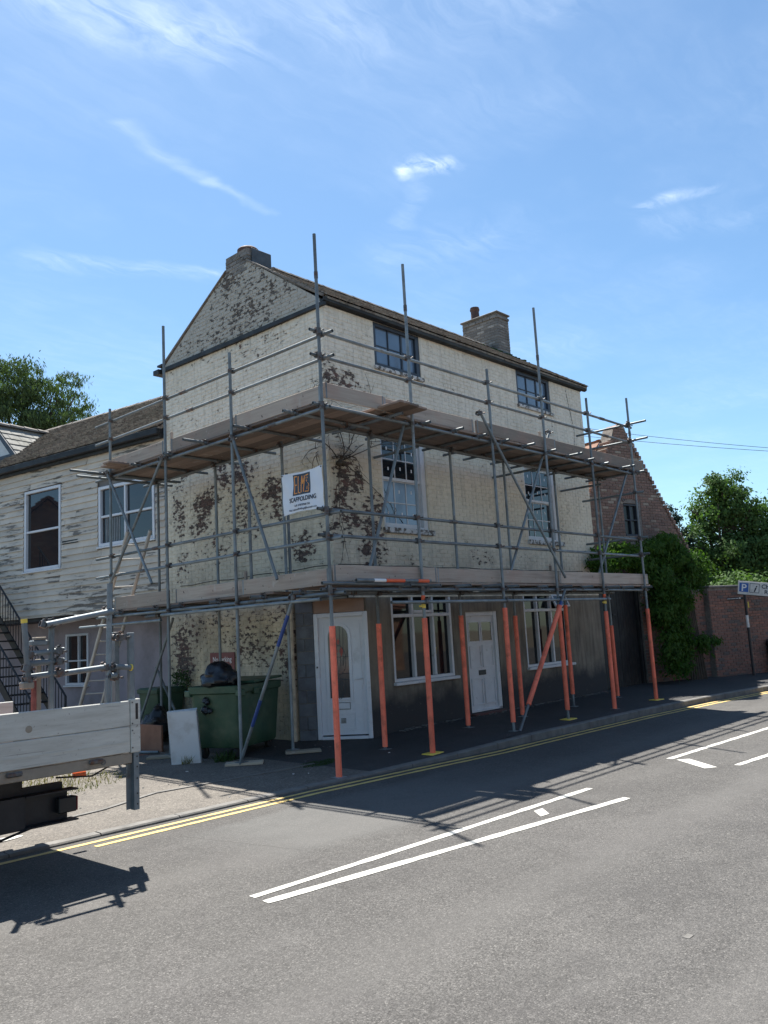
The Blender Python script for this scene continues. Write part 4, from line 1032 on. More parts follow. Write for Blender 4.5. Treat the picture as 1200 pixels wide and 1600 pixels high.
def casewin(F, V, cols, rows, name, lbl, par, gm='glass', f=.07, bar=.05, curtain=None):
    u0, u1, z0, z1 = V; fr = MB()
    for (a, b) in (((u0, -.10, z0), (u0 + f, .03, z1)), ((u1 - f, -.10, z0), (u1, .03, z1)), ((u0 + f, -.10, z1 - f), (u1 - f, .03, z1)), ((u0 + f, -.10, z0), (u1 - f, .045, z0 + f))): fr.bbox(a, b, .008, F)
    w = part(name, fr, M['upvc'], par, lbl)
    for c in cols[1:-1]: part('mullion', fbox(F, (c - bar / 2, -.08, z0 + f), (c + bar / 2, .02, z1 - f), c=.005), M['upvc'], w)
    for a, b in zip(cols, cols[1:]):
        for r_ in rows[1:-1]: part('transom', fbox(F, (a + bar / 2 + .001, -.08, r_ - bar / 2), (b - bar / 2 - .001, .022, r_ + bar / 2), c=.005), M['upvc'], w)
        for (c, d) in zip(rows, rows[1:]): part('pane', pane_box(F, a, b, c, d, -.04), M[gm], w)
    sl = MB(); sl.bbox((u0 - .03, -.02, z0 - .04), (u1 + .03, .07, z0 - .002), .006, F); part('sill', sl, M['upvc'], w)
    return w
casewin(FS, V1, [3.56, 4.84], [3.82, 4.70, 5.64], 'window', 'tall two part white window in the weatherboards', side)
wv2 = casewin(FS, V2, [.38, 1.26, 2.08], [4.14, 4.74, 5.36], 'window', 'four pane white window behind the scaffold cross braces', side)
ct = MB()
for i in range(9): ct.tube(FS(1.50 + i * .055, -.036, 4.16), FS(1.50 + i * .055, -.036, 4.70), .010, 6)
part('curtain', ct, M['curtain'], wv2)
FG = Frame(FS(0, -.9, 0), tS, nS)
casewin(FG, (3.72, 4.58, 1.05, 2.26), [3.78, 4.10, 4.52], [1.11, 1.62, 2.2], 'window', 'small white window in the mauve ground floor wall', side, f=.055, bar=.035)
# roof
EV = FS(0, .16, 6.36); rd = Vector((*(-nS), 0)); RZS = 8.12
dS = 2.62; dsl = Vector((-nS.x * dS, -nS.y * dS, RZS - 6.40)); SLS = dsl.length
P0_ = FS(-.02, .20, 6.40)
fb = MB(); fb.box((0, -.02, 6.16), (SLN, .13, 6.36), FS); fb.bbox((-.02, .13, 6.22), (SLN, .23, 6.36), .02, FS); part('eaves_gutter', fb, M['blackgut'], side)
base = MB(); base.poly([FS(0, .20, 6.37), FS(0, .2 - dS, RZS - .03), FS(0, .2 - 2 * dS, 6.37), FS(0, .2 - 2 * dS, 6.25), FS(0, .2 - dS, RZS - .15), FS(0, .2, 6.28)], Vector((*tS, 0)) * SLN)
roofS = part('roof', base, M['tiles'], side)
def skipd(u, s): # where the dormer sits
    d = s / SLS * dS; return 6.12 + d * .5 < u < 8.18 - d * .5 and d > .45
tiled(P0_, (tS.x, tS.y, 0), dsl, SLN, SLS, .22, .14, M['tiles'], roofS, nmax=300, th=.028, lift=.016, skip=skipd, rough=2.6)
for i in range(int(SLN / .45)):
    rt = MB(); vs = []; seg = 6
    for uu, e in ((i * .45, .006), (i * .45 + .44, 0)):
        for j in range(seg + 1):
            t = math.pi * (.08 + .84 * j / seg); vs.append(FS(uu, .2 - dS + (.13 + e) * math.cos(t), RZS - .06 + (.1 + e) * math.sin(t) + U(-.004, .004)))
    rt.add(vs, [(j, j + 1, seg + 2 + j, seg + 1 + j) for j in range(seg)] + [tuple(range(seg + 1)), tuple(range(seg + 1, 2 * seg + 2))]); part('ridge_tile', rt, M['tiles'], roofS)
# dormer
DF = Frame(FS(0, -.62, 0), tS, nS); dc_ = 7.15; DZ = 7.92; dh = 1.03
dorm = part('dormer', MB().poly([DF(dc_ - dh + .12, 0, 6.75), DF(dc_ + dh - .12, 0, 6.75), DF(dc_ + dh - .12, 0, 7.0), DF(dc_, 0, DZ - .14), DF(dc_ - dh + .12, 0, 7.0)], Vector((*(-nS), 0)) * .2), M['panelwhite'], side, 'gabled dormer with pale slates and dark bargeboards')
bb = MB()
for s in (-1, 1): bb.poly([DF(dc_, .0, DZ - .16), DF(dc_, .0, DZ - .01), DF(dc_ + s * dh, .0, 6.90), DF(dc_ + s * (dh - .04), .0, 6.74)], nS.to_3d() * .10)
part('bargeboard', bb, M['bluewood'], dorm)
bb = MB(); bb.box((dc_ - dh + .1, .005, 6.86), (dc_ + dh - .1, .07, 6.99), DF); bb.box((dc_ - .35, .005, 6.7), (dc_ - .25, .06, 6.86), DF); bb.box((dc_ - .9, .005, 6.7), (dc_ - .8, .06, 6.86), DF); part('dormer_rail', bb, M['bluewood'], dorm)
sr = Vector((0, 0, 1)) * (DZ - 6.90) + Vector((*tS, 0)) * dh
for s in (-1, 1):
    e = DF(dc_ + s * dh, .06, 6.90); w_ = Vector((*tS, 0)) * (-s * dh) + Vector((0, 0, DZ - 6.90))
    ln = 2.2; du_ = Vector((*(-nS), 0))
    n_ = du_.cross(w_).normalized(); n_ = n_ if n_.z > 0 else -n_
    rb = MB().add([e, e + du_ * .25, e + w_ + du_ * 1.95, e + w_], [(0, 1, 2, 3)])
    part('dormer_roof', rb, M['slate'], dorm)
    gaug = .26; k = int(w_.length / gaug) + 1; wd = w_.normalized()
    for r_ in range(k):
        s0 = r_ * gaug; Lr = .35 + (1.95 - .35) * min(1, (s0 + .1) / w_.length); c = 0; off = (r_ % 2) * .16
        while c * .32 - off < Lr:
            a = max(0, c * .32 - off); b = min(Lr, (c + 1) * .32 - off - .01); c += 1
            if b - a < .05: continue
            mb = MB(); tile_geom(e, du_, wd, n_, a, b, s0, gaug, .014, .008, mb, w_.length); part('slate', mb, M['slate'], dorm)
for i in range(5):
    rt = MB(); seg = 6; vs = []
    for uu, e in ((.10 - i * .42, .02), (.10 - i * .42 - .43, 0)):
        for j in range(seg + 1):
            t = math.pi * j / seg; vs.append(DF(dc_ + (.13 + e) * math.cos(t), uu, DZ - .03 + (.10 + e) * math.sin(t)))
    rt.add(vs, [(j, seg + 1 + j, seg + 2 + j, j + 1) for j in range(seg)] + [tuple(range(seg + 1)), tuple(range(seg + 1, 2 * seg + 2))]); part('ridge_tile', rt, M['tiles'], dorm)

# ------------------------------------------------------------------ black metal stair
sta = thing('metal_stair', FS(4.2, .8, 0), 'black metal outside stair climbing left beside the mauve wall', 'stairs')
def stp(t): return 2.75 + t * 3.6, .12 + t * 3.7   # u, z
for d in (.42, 1.25):
    a = stp(0); b = stp(1); s = MB(); s.poly([FS(a[0], d, a[1] - .12), FS(b[0], d, b[1] - .12), FS(b[0], d, b[1] + .12), FS(a[0], d, a[1] + .12)], nS.to_3d() * .03); part('stringer', s, M['blackmet'], sta)
    h = MB(); h.path([FS(a[0], d, a[1] + .78), FS(b[0], d, b[1] + .78)], .022, 8); h.path([FS(a[0], d, a[1]), FS(a[0], d, a[1] + .78)], .022, 8); part('handrail', h, M['blackmet'], sta)
    for i in range(34):
        q = stp(i / 34 + .01); mb = MB().tube(FS(q[0], d, q[1] + .1), FS(q[0], d, q[1] + .77), .009, 6); part('baluster', mb, M['blackmet'], sta)
for i in range(19):
    q = stp((i + .5) / 19); part('tread', fbox(FS, (q[0] - .12, .45, q[1] - .02), (q[0] + .12, 1.25, q[1] + .01)), M['blackmet'], sta)

# ------------------------------------------------------------------ brick barn (right)
nB = Vector((tB.y, -tB.x)); nB = nB if nB.y < 0 else -nB
FB = Frame((20.45, 10.18, 0), tB, nB)
barn = thing('brick_barn', (20.45, 10.18, 0), 'old red brick building with a steep gable behind the scaffold end', 'building')
Q = .909
def bz_(z): return 1.85 + (z - 1.85) * Q
ub = .17 * Q; VB = (.0, .68 * Q, bz_(4.26), bz_(5.24)); UL = -1.93; UR = ub + 2.73; ZS = bz_(7.12); ZA = bz_(7.48); ZE = bz_(3.2); SLP = 1.5
FBo = Frame(FB(0, .07, 0), tB, nB)
uoffB = FBo.o.x * tB.x + FBo.o.y * tB.y
def half(z): return (.42 - (z - ZS) * .5) if z > ZS else min(.38 + (ZS - z) / SLP, 2.73)
def barn_in(u, z):
    if VB[0] < u < VB[1] and VB[2] < z < VB[3] + .09: return False
    return abs(u - ub) < half(z) and u > UL
def barn_prof(d): 
    zl = ZS - (ub - UL - .38) * SLP
    return [(UL, 0), (UR, 0), (UR, ZE), (ub + .40, ZS - .04), (ub + .38, ZS), (ub + .22, ZA), (ub - .22, ZA), (ub - .38, ZS), (ub - .40, ZS - .04), (UL, zl)]
bk = Vector((*(-nB), 0))
core = MB(); core.poly([FB(u, -.05, z) for u, z in barn_prof(0)], bk * .28)
# outer skin with the window opening
core.poly([FB(u, .058, z) for u, z in [(UL, 0), (VB[0], 0), (VB[0], ZS - .2), (ub - .40, ZS - .04), (UL, ZS - (ub - UL - .38) * SLP)]], bk * .107)
core.poly([FB(u, .058, z) for u, z in [(VB[1], 0), (UR, 0), (UR, ZE), (VB[1], ZS - (VB[1] - ub - .38) * SLP - .05)]], bk * .107)
core.poly([FB(u, .058, z) for u, z in [(VB[0], 0), (VB[1], 0), (VB[1], VB[2]), (VB[0], VB[2])]], bk * .107)
core.poly([FB(u, .058, z) for u, z in [(VB[0], VB[3]), (VB[1], VB[3]), (VB[1], ZS - (VB[1] - ub - .38) * SLP - .05), (ub + .38, ZS), (ub + .22, ZA), (ub - .22, ZA), (ub - .38, ZS), (VB[0], ZS - .2)]], bk * .107)
part('gable', core, M['mortar'], barn)
lay_bricks(masonry(FBo, UL, UR, .1, ZA, barn_in, uoff=uoffB), M['barnbrick'], barn, .004, jit=.006)
k_ = 0
while True:      # coping bricks stepping up both rakes
    z0_ = ZE + k_ * .11; 
    if z0_ > ZS - .05: break
    for s_ in (-1, 1):
        u_ = ub + s_ * (half(z0_ + .05) + .0)
        if u_ < UL + .05: continue
        mb = MB(); mb.bbox((-.05, -.17, 0), (.055, .19, .10 + U(-.005, .01)), .01, lambda x, y, z, u_=u_, s_=s_, z0_=z0_: FB(u_ + s_ * x, -.08 + y, z0_ + z))
        part('coping_brick', mb, M['barnbrick'], barn)
    k_ += 1
part('coping_stone', MB().poly([FB(ub - .22, .09, ZA), FB(ub + .20, .09, ZA), FB(ub + .12, .09, ZA + .09), FB(ub - .10, .09, ZA + .11)], bk * .40), M['barnbrick'], barn)
wn_ = casewin(FB, (VB[0] + .01, VB[1] - .01, VB[2] + .01, VB[3] - .01), [.05, .31, .57], [VB[2] + .05, (VB[2] + VB[3]) / 2, VB[3] - .05], 'window', 'small dark four pane window with a brick arch', barn, f=.05, bar=.03)
for o in [wn_] + list(wn_.children):
    if o.data.materials[0] == M['upvc']: o.data.materials[0] = M['bluewood']
    if o.data.materials[0] == M['glass']: o.data.materials[0] = M['glass_dark']
for i in range(9):
    t = (i + .5) / 9; a = math.pi * (.28 + .44 * t); cx_ = .31; p = (cx_ + .47 * math.cos(a), VB[3] - .345 + .47 * math.sin(a))
    mb = MB(); c, s = math.cos(a), math.sin(a)
    mb.poly([FBo(p[0] - s * .030, -.01, p[1] + c * .030), FBo(p[0] + s * .030, -.01, p[1] - c * .030), FBo(p[0] + s * .035 + c * .19, -.01, p[1] - c * .035 + s * .19), FBo(p[0] - s * .035 + c * .19, -.01, p[1] + c * .035 + s * .19)], nB.to_3d() * .022); part('arch_brick', mb, M['wallbrick'], barn)
bod = MB(); bod.box((UL, -6.5, 0), (UL + .25, -.34, ZE), FB); bod.box((UR - .3, -6.5, 0), (UR - .05, -.34, ZE), FB); bod.box((UL + .26, -6.5, 0), (UR - .31, -6.3, ZE), FB); part('side_wall', bod, M['barnbrick'], barn)
for s_ in (-1, 1):
    e = FB(ub + s_ * 2.85, -.30, ZE - .1); w_ = Vector((*tB, 0)) * (-s_ * 2.5) + Vector((0, 0, 2.5 * SLP))
    lo = 0.0
    if s_ < 0:
        lo = (UL - (ub - 2.85)) / 2.5 * w_.length
    e2 = e + w_.normalized() * lo; w2_ = w_ * (1 - lo / w_.length)
    rf = MB().add([e2, e2 + bk * 6.3, e2 + bk * 6.3 + w2_, e2 + w2_], [(0, 1, 2, 3)]); rfo = part('roof', rf, M['pantile'], barn)
    tiled(e2, bk, w2_, 6.3, w2_.length, .24, .28, M['pantile'], rfo, th=.04, lift=.02)

# ------------------------------------------------------------------ boundary wall, gate
tWp = tW; nW = Vector((tW.y, -tW.x)); nW = nW if nW.y < 0 else -nW
def bwall(o, L, h, name_lbl, capname, z0=.1):
    F = Frame((o[0], o[1], 0), tW, nW); w = thing('brick_wall', (o[0], o[1], z0), name_lbl, 'wall')
    part('wall_core', fbox(F, (0, -.24, 0), (L, -.01, h)), M['mortar'], w)
    lay_bricks(masonry(F, 0, L, .15, h, lambda u, z: True, uoff=o[0] * tW.x + o[1] * tW.y), M['wallbrick'], w, .012, jit=.005)
    cpn = MB(); a = 0
    while a < L - .02:
        b = min(L, a + .6); part('coping', fbox(F, (a, -.29, h + U(0, .006)), (b - .008, .05, h + .07), c=.015), M['kerb'], w); a = b
    return w, F
wr, FR = bwall((22.66, 9.0), 9.0, 2.58, 'red brick boundary wall behind the parking sign', 'coping')
wl, FR2 = bwall((20.47, 9.90), 2.36, 2.50, 'dark shaded stretch of brick wall under the overhanging creeper', 'coping')
# quoin end of the nearer wall
q_ = thing('wooden_gate', (19.3, 9.98, .15), 'tall black boarded double gate at the end of the house', 'gate')
part('gate_frame', fbox(FF, (18.30, -.22, .15), (18.40, -.05, 2.75), c=.006), M['blackgut'], q_); part('gate_frame', fbox(FF, (20.35, -.22, .15), (20.46, -.05, 2.75), c=.006), M['blackgut'], q_)
gp = part('gate_rail', fbox(FF, (18.41, -.20, 2.62), (20.34, -.08, 2.74)), M['blackgut'], q_)
part('gate_rail', fbox(FF, (18.41, -.20, .55), (20.34, -.15, .66)), M['blackgut'], q_)
for i in range(14):
    a = 18.415 + i * .1375; part('board', fbox(FF, (a, -.148, .22 + U(0, .02)), (a + .128, -.124 + U(0, .006), 2.6 + U(-.02, .01)), c=.004), M['blackgut'], q_)
part('hasp', fbox(FF, (19.1, -.118, 1.98), (19.22, -.10, 2.02)), M['blackmet'], q_); part('paper_scrap', fbox(FF, (19.03, -.118, 1.42), (19.06, -.112, 1.50)), M['lettering'], q_)

# ------------------------------------------------------------------ foliage
def leaves(pts, size, m, name, parent=None, droop=0, seed=1, asp=.5):
    random.seed(seed); vs = []; fs = []
    for (p, nrm) in pts:
        n = (Vector(nrm) + Vector((U(-1, 1), U(-1, 1), U(-.6, 1))) * .9).normalized()
        t = n.orthogonal().normalized(); t = (Matrix.Rotation(U(0, 6.28), 3, n) @ t)
        if droop: t = (t * (1 - droop) + Vector((U(-.3, .3), U(-.3, .3), -1)) * droop).normalized()
        b = n.cross(t).normalized(); s = size * U(.6, 1.25); k = len(vs); P = Vector(p)
        vs += [P, P + t * s * .45 + b * s * asp * .5 - n * s * .05, P + t * s, P + t * s * .45 - b * s * asp * .5 - n * s * .05]
        fs += [(k, k + 1, k + 2), (k, k + 2, k + 3)]
    mb = MB(); mb.v = [tuple(v) for v in vs]; mb.f = fs
    return mb
def clump_points(ells, nclump, per, cr, seed, hollow=.55, minz=-1):
    random.seed(seed); out = []; tot = sum(e[1][0] * e[1][1] * e[1][2] for e in ells)
    for (c, r) in ells:
        k = max(3, int(nclump * (r[0] * r[1] * r[2]) / tot))
        for i in range(k):
            d = Vector((random.gauss(0, 1), random.gauss(0, 1), random.gauss(0, 1))).normalized(); q = (hollow + (1 - hollow) * R() ** .6) * U(.86, 1.08)
            cc = Vector((c[0] + d.x * r[0] * q, c[1] + d.y * r[1] * q, c[2] + d.z * r[2] * q))
            if cc.z < minz: continue
            rr = cr * U(.5, 1.3)
            for j in range(int(per * U(.6, 1.3))):
                e = Vector((random.gauss(0, 1), random.gauss(0, 1), random.gauss(0, .7))) * .5
                out.append((cc + e * rr, (d + e * .6)))
    return out
def tree(name, base, ells, trunk_r, m, label, nclump, per, cr, size, seed, droop=0, asp=.55, fork=None, hollow=.5, limbs=9, minz=.3):
    t = thing(name, base, label, 'tree'); random.seed(seed); b = Vector(base)
    tr = MB(); topc = max(ells, key=lambda e: e[0][2]); tp_ = Vector(topc[0]); mid = b.lerp(tp_, .45)
    tr.path([b, b.lerp(mid, .5) + Vector((U(-.1, .1), U(-.1, .1), 0)), mid, tp_], trunk_r, 10, trunk_r * .25)
    for i in range(limbs):
        e = random.choice(ells); d = Vector((random.gauss(0, 1), random.gauss(0, 1), random.gauss(0, .6))).normalized()
        q = Vector((e[0][0] + d.x * e[1][0] * .8, e[0][1] + d.y * e[1][1] * .8, e[0][2] + d.z * e[1][2] * .8)); s = b.lerp(tp_, U(.3, .75)); mm = s.lerp(q, .5) + Vector((0, 0, U(.1, .5)))
        tr.path([s, mm, q], trunk_r * .4, 6, trunk_r * .08)
    part('trunk', tr, M['bark'], t)
    part('crown', leaves(clump_points(ells, nclump, per, cr, seed, hollow, minz), size, m, 'crown', droop=droop, seed=seed, asp=asp), m, t)
    return t
def at(px, py, dist):
    r_ = ray(px, py); k = dist / math.hypot(r_.x, r_.y); return CAMP + r_ * k
def EL(px, py, dist, rx, rz, ry=None):
    c = at(px, py, dist); return ((c.x, c.y, c.z), (rx, ry or rx, rz))
tree('broadleaf_tree', (31.9, 12.3, 0), [EL(1130, 766, 34, .8, .85), EL(1106, 805, 34, 1.0, 1.05), EL(1152, 795, 34.5, 1.05, 1.05), EL(1176, 830, 34.5, .9, 1.0), EL(1088, 865, 33.5, .7, 1.2), EL(1135, 880, 34, 1.5, 1.5), EL(1180, 865, 34.5, 1.2, 1.4), EL(1140, 940, 34, 2.0, 1.4)], .22, M['leafA'],
     'tall leafy broadleaf tree rising behind the boundary wall', 640, 95, .34, .14, 21, hollow=.3, limbs=16)
tree('broadleaf_tree', (34.5, 9.3, 0), [EL(1232, 800, 35, .95, 1.0), EL(1230, 850, 35, 1.1, 1.6), EL(1215, 920, 35, 1.6, 1.3)], .2, M['leafA'],
     'leafy tree cut off by the right edge of the photo', 150, 60, .42, .17, 22, hollow=.35)
tree('hedge_tree', (30.3, 13.6, 0), [EL(1095, 915, 32, 1.0, .8), EL(1150, 932, 31, 1.5, .7), EL(1200, 932, 31, 1.2, .7)], .12, M['leafA'],
     'dark bushy growth just above the boundary wall top', 200, 60, .4, .16, 23, hollow=.3)
tree('conifer', (28.5, 13.2, 0), [EL(1046, 800, 32, .18, .5), EL(1052, 822, 32, .35, .5), EL(1058, 850, 32, .55, .6)], .08, M['leafD'],
     'thin dark conifer top beside the barn gable', 60, 60, .22, .12, 24, hollow=.1)
tree('willow_tree', (12.2, 29.5, 0), [EL(8, 600, 31, .9, 1.1), EL(40, 595, 31, .75, .8), EL(62, 630, 31, .85, 1.0), EL(103, 612, 31, .75, .85), EL(118, 640, 31.5, .55, .9), EL(20, 650, 31, 1.3, 1.2), EL(80, 665, 31, 1.2, .9), EL(-40, 620, 31, 1.3, 1.6)], .28, M['leafB'],
     'tall willow like tree with drooping sprays behind the tiled roof', 400, 80, .32, .15, 25, droop=.6, asp=.28, hollow=.4, limbs=16)
ivy = thing('creeper', (21.6, 10.0, .2), 'mass of green creeper spilling over the gate and wall', 'plant')
st = MB(); 
for i in range(7): st.path([(21.6 + i * .09, 9.25 - i * .03, .15), (21.6 + i * .1, 9.2, 1.4), (21.4 + i * .12, 9.25, 2.7), (21.0 + i * .2, 9.5, 3.5)], .03, 6, .012)
part('stem', st, M['bark'], ivy)
def onp(px, py, y, dx=0): 
    r_ = ray(px, py); k = y / r_.y; return CAMP + r_ * k
ie = []
for (px, py, y, rx, rz, ry) in [(940, 875, 9.75, .55, .30, .25), (970, 866, 9.7, .6, .33, .25), (1000, 880, 9.65, .5, .45, .28), (1022, 860, 9.5, .42, .40, .3), (1045, 862, 9.4, .5, .52, .35), (1030, 905, 9.5, .45, .5, .35), (1062, 880, 9.3, .42, .5, .4), (1082, 885, 9.2, .36, .42, .35), (1085, 915, 9.4, .30, .22, .3),
    (1062, 930, 9.2, .42, .4, .3), (1048, 960, 9.4, .40, .5, .25), (1062, 985, 9.3, .34, .4, .2), (1068, 1012, 9.25, .30, .4, .18), (1068, 1038, 9.2, .22, .28, .16), (1030, 950, 9.45, .35, .45, .25), (1045, 1020, 9.3, .25, .6, .15), (1100, 1005, 9.0, .32, .22, .15), (1120, 1003, 8.8, .2, .15, .12)]:
    c = onp(px, py, y); ie.append(((c.x, c.y, c.z), (rx, ry, rz)))
part('foliage', leaves(clump_points(ie, 620, 52, .20, 31, .35), .12, M['leafC'], 'foliage', droop=.5, seed=31, asp=.42), M['leafC'], ivy)

def tuft(cx_, cy_, rx, ry, n, h, m, name, label, kind='stuff'):
    vs = []; fs = []
    for i in range(n):
        a = U(0, 6.28); q = math.sqrt(R()); x_ = cx_ + rx * q * math.cos(a); y_ = cy_ + ry * q * math.sin(a); z_ = gz(x_, y_); hh = h * U(.4, 1.2); la, lb_ = U(-1, 1) * hh * .8, U(-1, 1) * hh * .8
        t = U(0, 3.14); w = .005 + hh * .03; dx, dy = w * math.cos(t), w * math.sin(t); k = len(vs)
        vs += [(x_ - dx, y_ - dy, z_), (x_ + dx, y_ + dy, z_), (x_ + la, y_ + lb_, z_ + hh)]; fs.append((k, k + 1, k + 2))
    mb = MB(); mb.v = vs; mb.f = fs; o = part(name, mb, m, None, label, kind=kind); return o
random.seed(5)
o = tuft(4.9, 11.3, 1.5, .9, 1300, .07, M['straw'], 'dry_grass', 'dry straw coloured grass scattered on the forecourt'); o['category'] = 'grass'
tuft(6.0, 12.9, 1.5, .8, 2200, .10, M['straw'], 'dry_grass', 'dry grass along the back of the forecourt')['category'] = 'grass'
o = tuft(8.35, 9.2, .35, .18, 900, .02, M['weed'], 'moss_patch', 'flat dark green moss patch on the pavement by the corner'); o['category'] = 'moss'
o = tuft(7.95, 10.8, .25, .12, 160, .16, M['weed'], 'weeds', 'weeds growing round the bin wheels'); o['category'] = 'weeds'
o = tuft(7.5, 11.15, .15, .06, 80, .14, M['straw'], 'weeds', 'wispy grass at the foot of the white board'); o['category'] = 'weeds'
random.seed(9)
wb = MB()
for k in range(420):
    x_ = U(10.8, 18.2); y_ = 9.88 - abs(random.gauss(0, .07)); z_ = gz(x_, y_) + .004; s = U(.008, .032)
    wb.lathe([(0, 0), (s, .002), (s * .6, s * .5), (0, s * .6)], (x_, y_, z_), seg=5)
for k in range(160):
    x_ = U(4.5, 9.4); y_ = U(9.3, 12.5); s = U(.005, .018); wb.lathe([(0, 0), (s, .001), (s * .6, s * .6), (0, s * .7)], (x_, y_, gz(x_, y_)), seg=5)
part('rubble', wb, M['kerb'], None, 'crumbs of mortar and grit along the wall foot', kind='stuff')['category'] = 'debris'
lit = MB()
for (x_, y_) in [(7.6, 8.9), (7.75, 8.75), (8.4, 8.9), (9.4, 8.8), (4.6, 9.7), (4.9, 9.9), (7.0, 10.5), (5.2, 10.4), (6.2, 8.4)]: 
    lit.poly([(x_ + U(-.03, .03), y_ + U(-.02, .02), gz(x_, y_) + .003) for _ in range(3)], (0, 0, .008))
part('litter', lit, M['lettering'], None, 'small white scraps of litter on the pavement', kind='stuff')['category'] = 'litter'

# ------------------------------------------------------------------ scaffold
random.seed(3)
YO, YI, XO, XI = 8.16, 9.05, 7.75, 8.80
ZL, ZU = 2.48, 5.06
scaf = thing('scaffold', (XO, YO, 0), 'grey steel tube scaffold with timber decks wrapped round two sides of the corner house', 'scaffold')
TR = .0242
def stube(name, p0, p1, m='steel', lbl=None, par=None): return part(name, MB().tube(p0, p1, TR, 14, True), M[m], par or scaf, lbl, smooth=True)
# coupler mesh
cmb = MB(); cmb.lathe([(.030, -.03), (.036, -.03), (.036, .03), (.030, .03), (.030, -.03)], (0, 0, 0), (0, 0, 1), 10)
cmb.lathe([(.030, -.03), (.036, -.03), (.036, .03), (.030, .03), (.030, -.03)], (0, .055, 0), (1, 0, 0), 10)
cmb.box((-.02, .02, -.02), (.02, .036, .02)); cmb.tube((.042, .0, 0), (.042, -.06, 0), .007, 6); cmb.tube((.042, -.045, 0), (.042, -.065, 0), .013, 6); cmb.tube((0, .055, .042), (0, .0, .062), .007, 6); cmb.bbox((-.012, .045, .035), (.012, .085, .055), .003)
cme = cmb.mesh('coupler', M['steel_dark'])
def coupler(p, rot=0, tilt=0):
    return inst('coupler', cme, scaf, p, (tilt, U(-.1, .1), rot))
# standards: (x, y, base, top, sleeve)
SF = [(7.75, .012, 7.57, (.02, 1.99)), (9.67, .05, 7.69, (.06, 2.05)), (11.79, .09, 6.37, (.28, 2.17)), (13.53, .10, 7.96, (.30, 2.2)), (15.29, .10, 6.45, (.12, 2.05)), (17.14, .11, 6.77, (.12, 2.07))]
def sleeve(x, y, a, b, par):
    mb = MB(); pr = [(.028, a), (.041, a), (.042, a + .02), (.042, b - .01), (.040, b), (.028, b)]; mb.lathe(pr, (x, y, 0), seg=18); part('foam_sleeve', mb, M['foam'], par, smooth=True)
    s = MB(); s.box((x - .003, y - .0432, a + .02), (x + .004, y - .040, b - .02)); part('sleeve_seam', s, M['red_tape'], par)
def baseplate(x, y, z, par, m='steel'):
    mb = MB().bbox((x - .075, y - .075, z), (x + .075, y + .075, z + .008), .002); mb.tube((x, y, z + .008), (x, y, z + .06), .018, 8); part('base_plate', mb, M[m], par)
stds = []
for (x, zb_, zt, sl) in SF:
    zb_ = gz(x, YO) 
    o = stube('standard', (x, YO, zb_ + .01), (x, YO, zt), lbl='outer upright with an orange foam sleeve at its foot'); stds.append(o); sleeve(x, YO, sl[0] + .0, sl[1], o); baseplate(x, YO, zb_, o)
    if zt > 6.5:
        jc = MB().tube((x, YO, 6.9 if zt > 7 else 5.9), (x, YO, 7.0 if zt > 7 else 6.0), .029, 12); part('joint_sleeve', jc, M['steel_dark'], o)
for k in (1, 4):
    x = SF[k][0]; tpz = 2.2
    part('warning_tape', MB().tube((x, YO, tpz + .04), (x, YO, tpz + .19), .030, 12), M['red_tape'], stds[k]); part('warning_tape', MB().tube((x, YO, tpz), (x, YO, tpz + .06), .032, 12), M['yellow_pl'], stds[k]); 
    part('tape_tail', MB().bbox((x - .11, YO - .03, tpz + .015), (x - .02, YO + .0, tpz + .04), .003), M['yellow_pl'], stds[k])
for k, (x, zt_s) in enumerate([(9.60, 2.01), (11.72, 2.09), (13.40, 2.05), (15.26, 2.23), (17.15, 1.75)]):
    zb_ = gz(x, YI); o = stube('standard', (x, YI, zb_ + .01), (x, YI, ZU + .06), lbl='inner upright with an orange foam sleeve'); sleeve(x, YI, zb_ + (.04 if k != 3 else .25), zt_s, o); baseplate(x, YI, zb_, o)
SLf = [(10.22, 6.37), (12.08, 7.37), (13.92, 6.30)]
for (y, zt) in SLf:
    o = stube('standard', (XO, y, gz(XO, y) + .05), (XO, y, zt)); baseplate(XO, y, gz(XO, y) + .042, o)
for y in (10.28, 12.12, 14.0):
    o = stube('standard', (XI, y, gz(XI, y) + .05), (XI, y, ZU + .06)); baseplate(XI, y, gz(XI, y) + .042, o)
stube('standard', (XI + .07, 10.26, 2.7), (XI + .07, 10.26, 4.55), lbl='short lapped tube on the inner upright')
stube('standard', (XO + .12, 10.0, ZL), (XO + .12, 10.0, 4.0), lbl='short tube holding the bottom of the banner')
xA, xE = 7.35, 17.45
# ledgers and guard rails, front
def railx(z, x0=XO - .12, x1=17.35, y=YO + .055, name='guard_rail', cps=True, lap=None):
    cuts = [x0, lap or U(12, 13), x1]
    stube(name, (cuts[0], y, z + .004), (cuts[1], y, z)); stube(name, (cuts[1] + .004, y, z), (cuts[2], y, z - .004))
    jc = MB().tube((cuts[1] - .09, y, z), (cuts[1] + .09, y, z), .031, 12); jc.box((cuts[1] - .06, y - .045, z - .008), (cuts[1] + .06, y - .03, z + .008)); part('joint_sleeve', jc, M['steel_dark'], scaf, smooth=False)
    for (x, *_r) in SF: coupler((x, YO, z), 0)
for z, lp in ((6.13, 16.0), (5.77, 16.1), (3.58, 10.6), (3.22, 12.3)): railx(z, lap=lp)
railx(ZL, name='ledger', lap=14.2); railx(ZU, name='ledger', lap=15.9)
for z in (ZL, ZU):
    stube('ledger', (XI - .2, YI, z), (17.4, YI, z)); 
    for x in (9.6, 11.72, 13.4, 15.26, 17.15): coupler((x, YI, z), math.pi)
stube('ledger', (8.9, YO - .05, 2.29), (15.42, YO - .05, 2.29))
for (x, *_r) in SF[1:5]: coupler((x, YO, 2.29), math.pi)
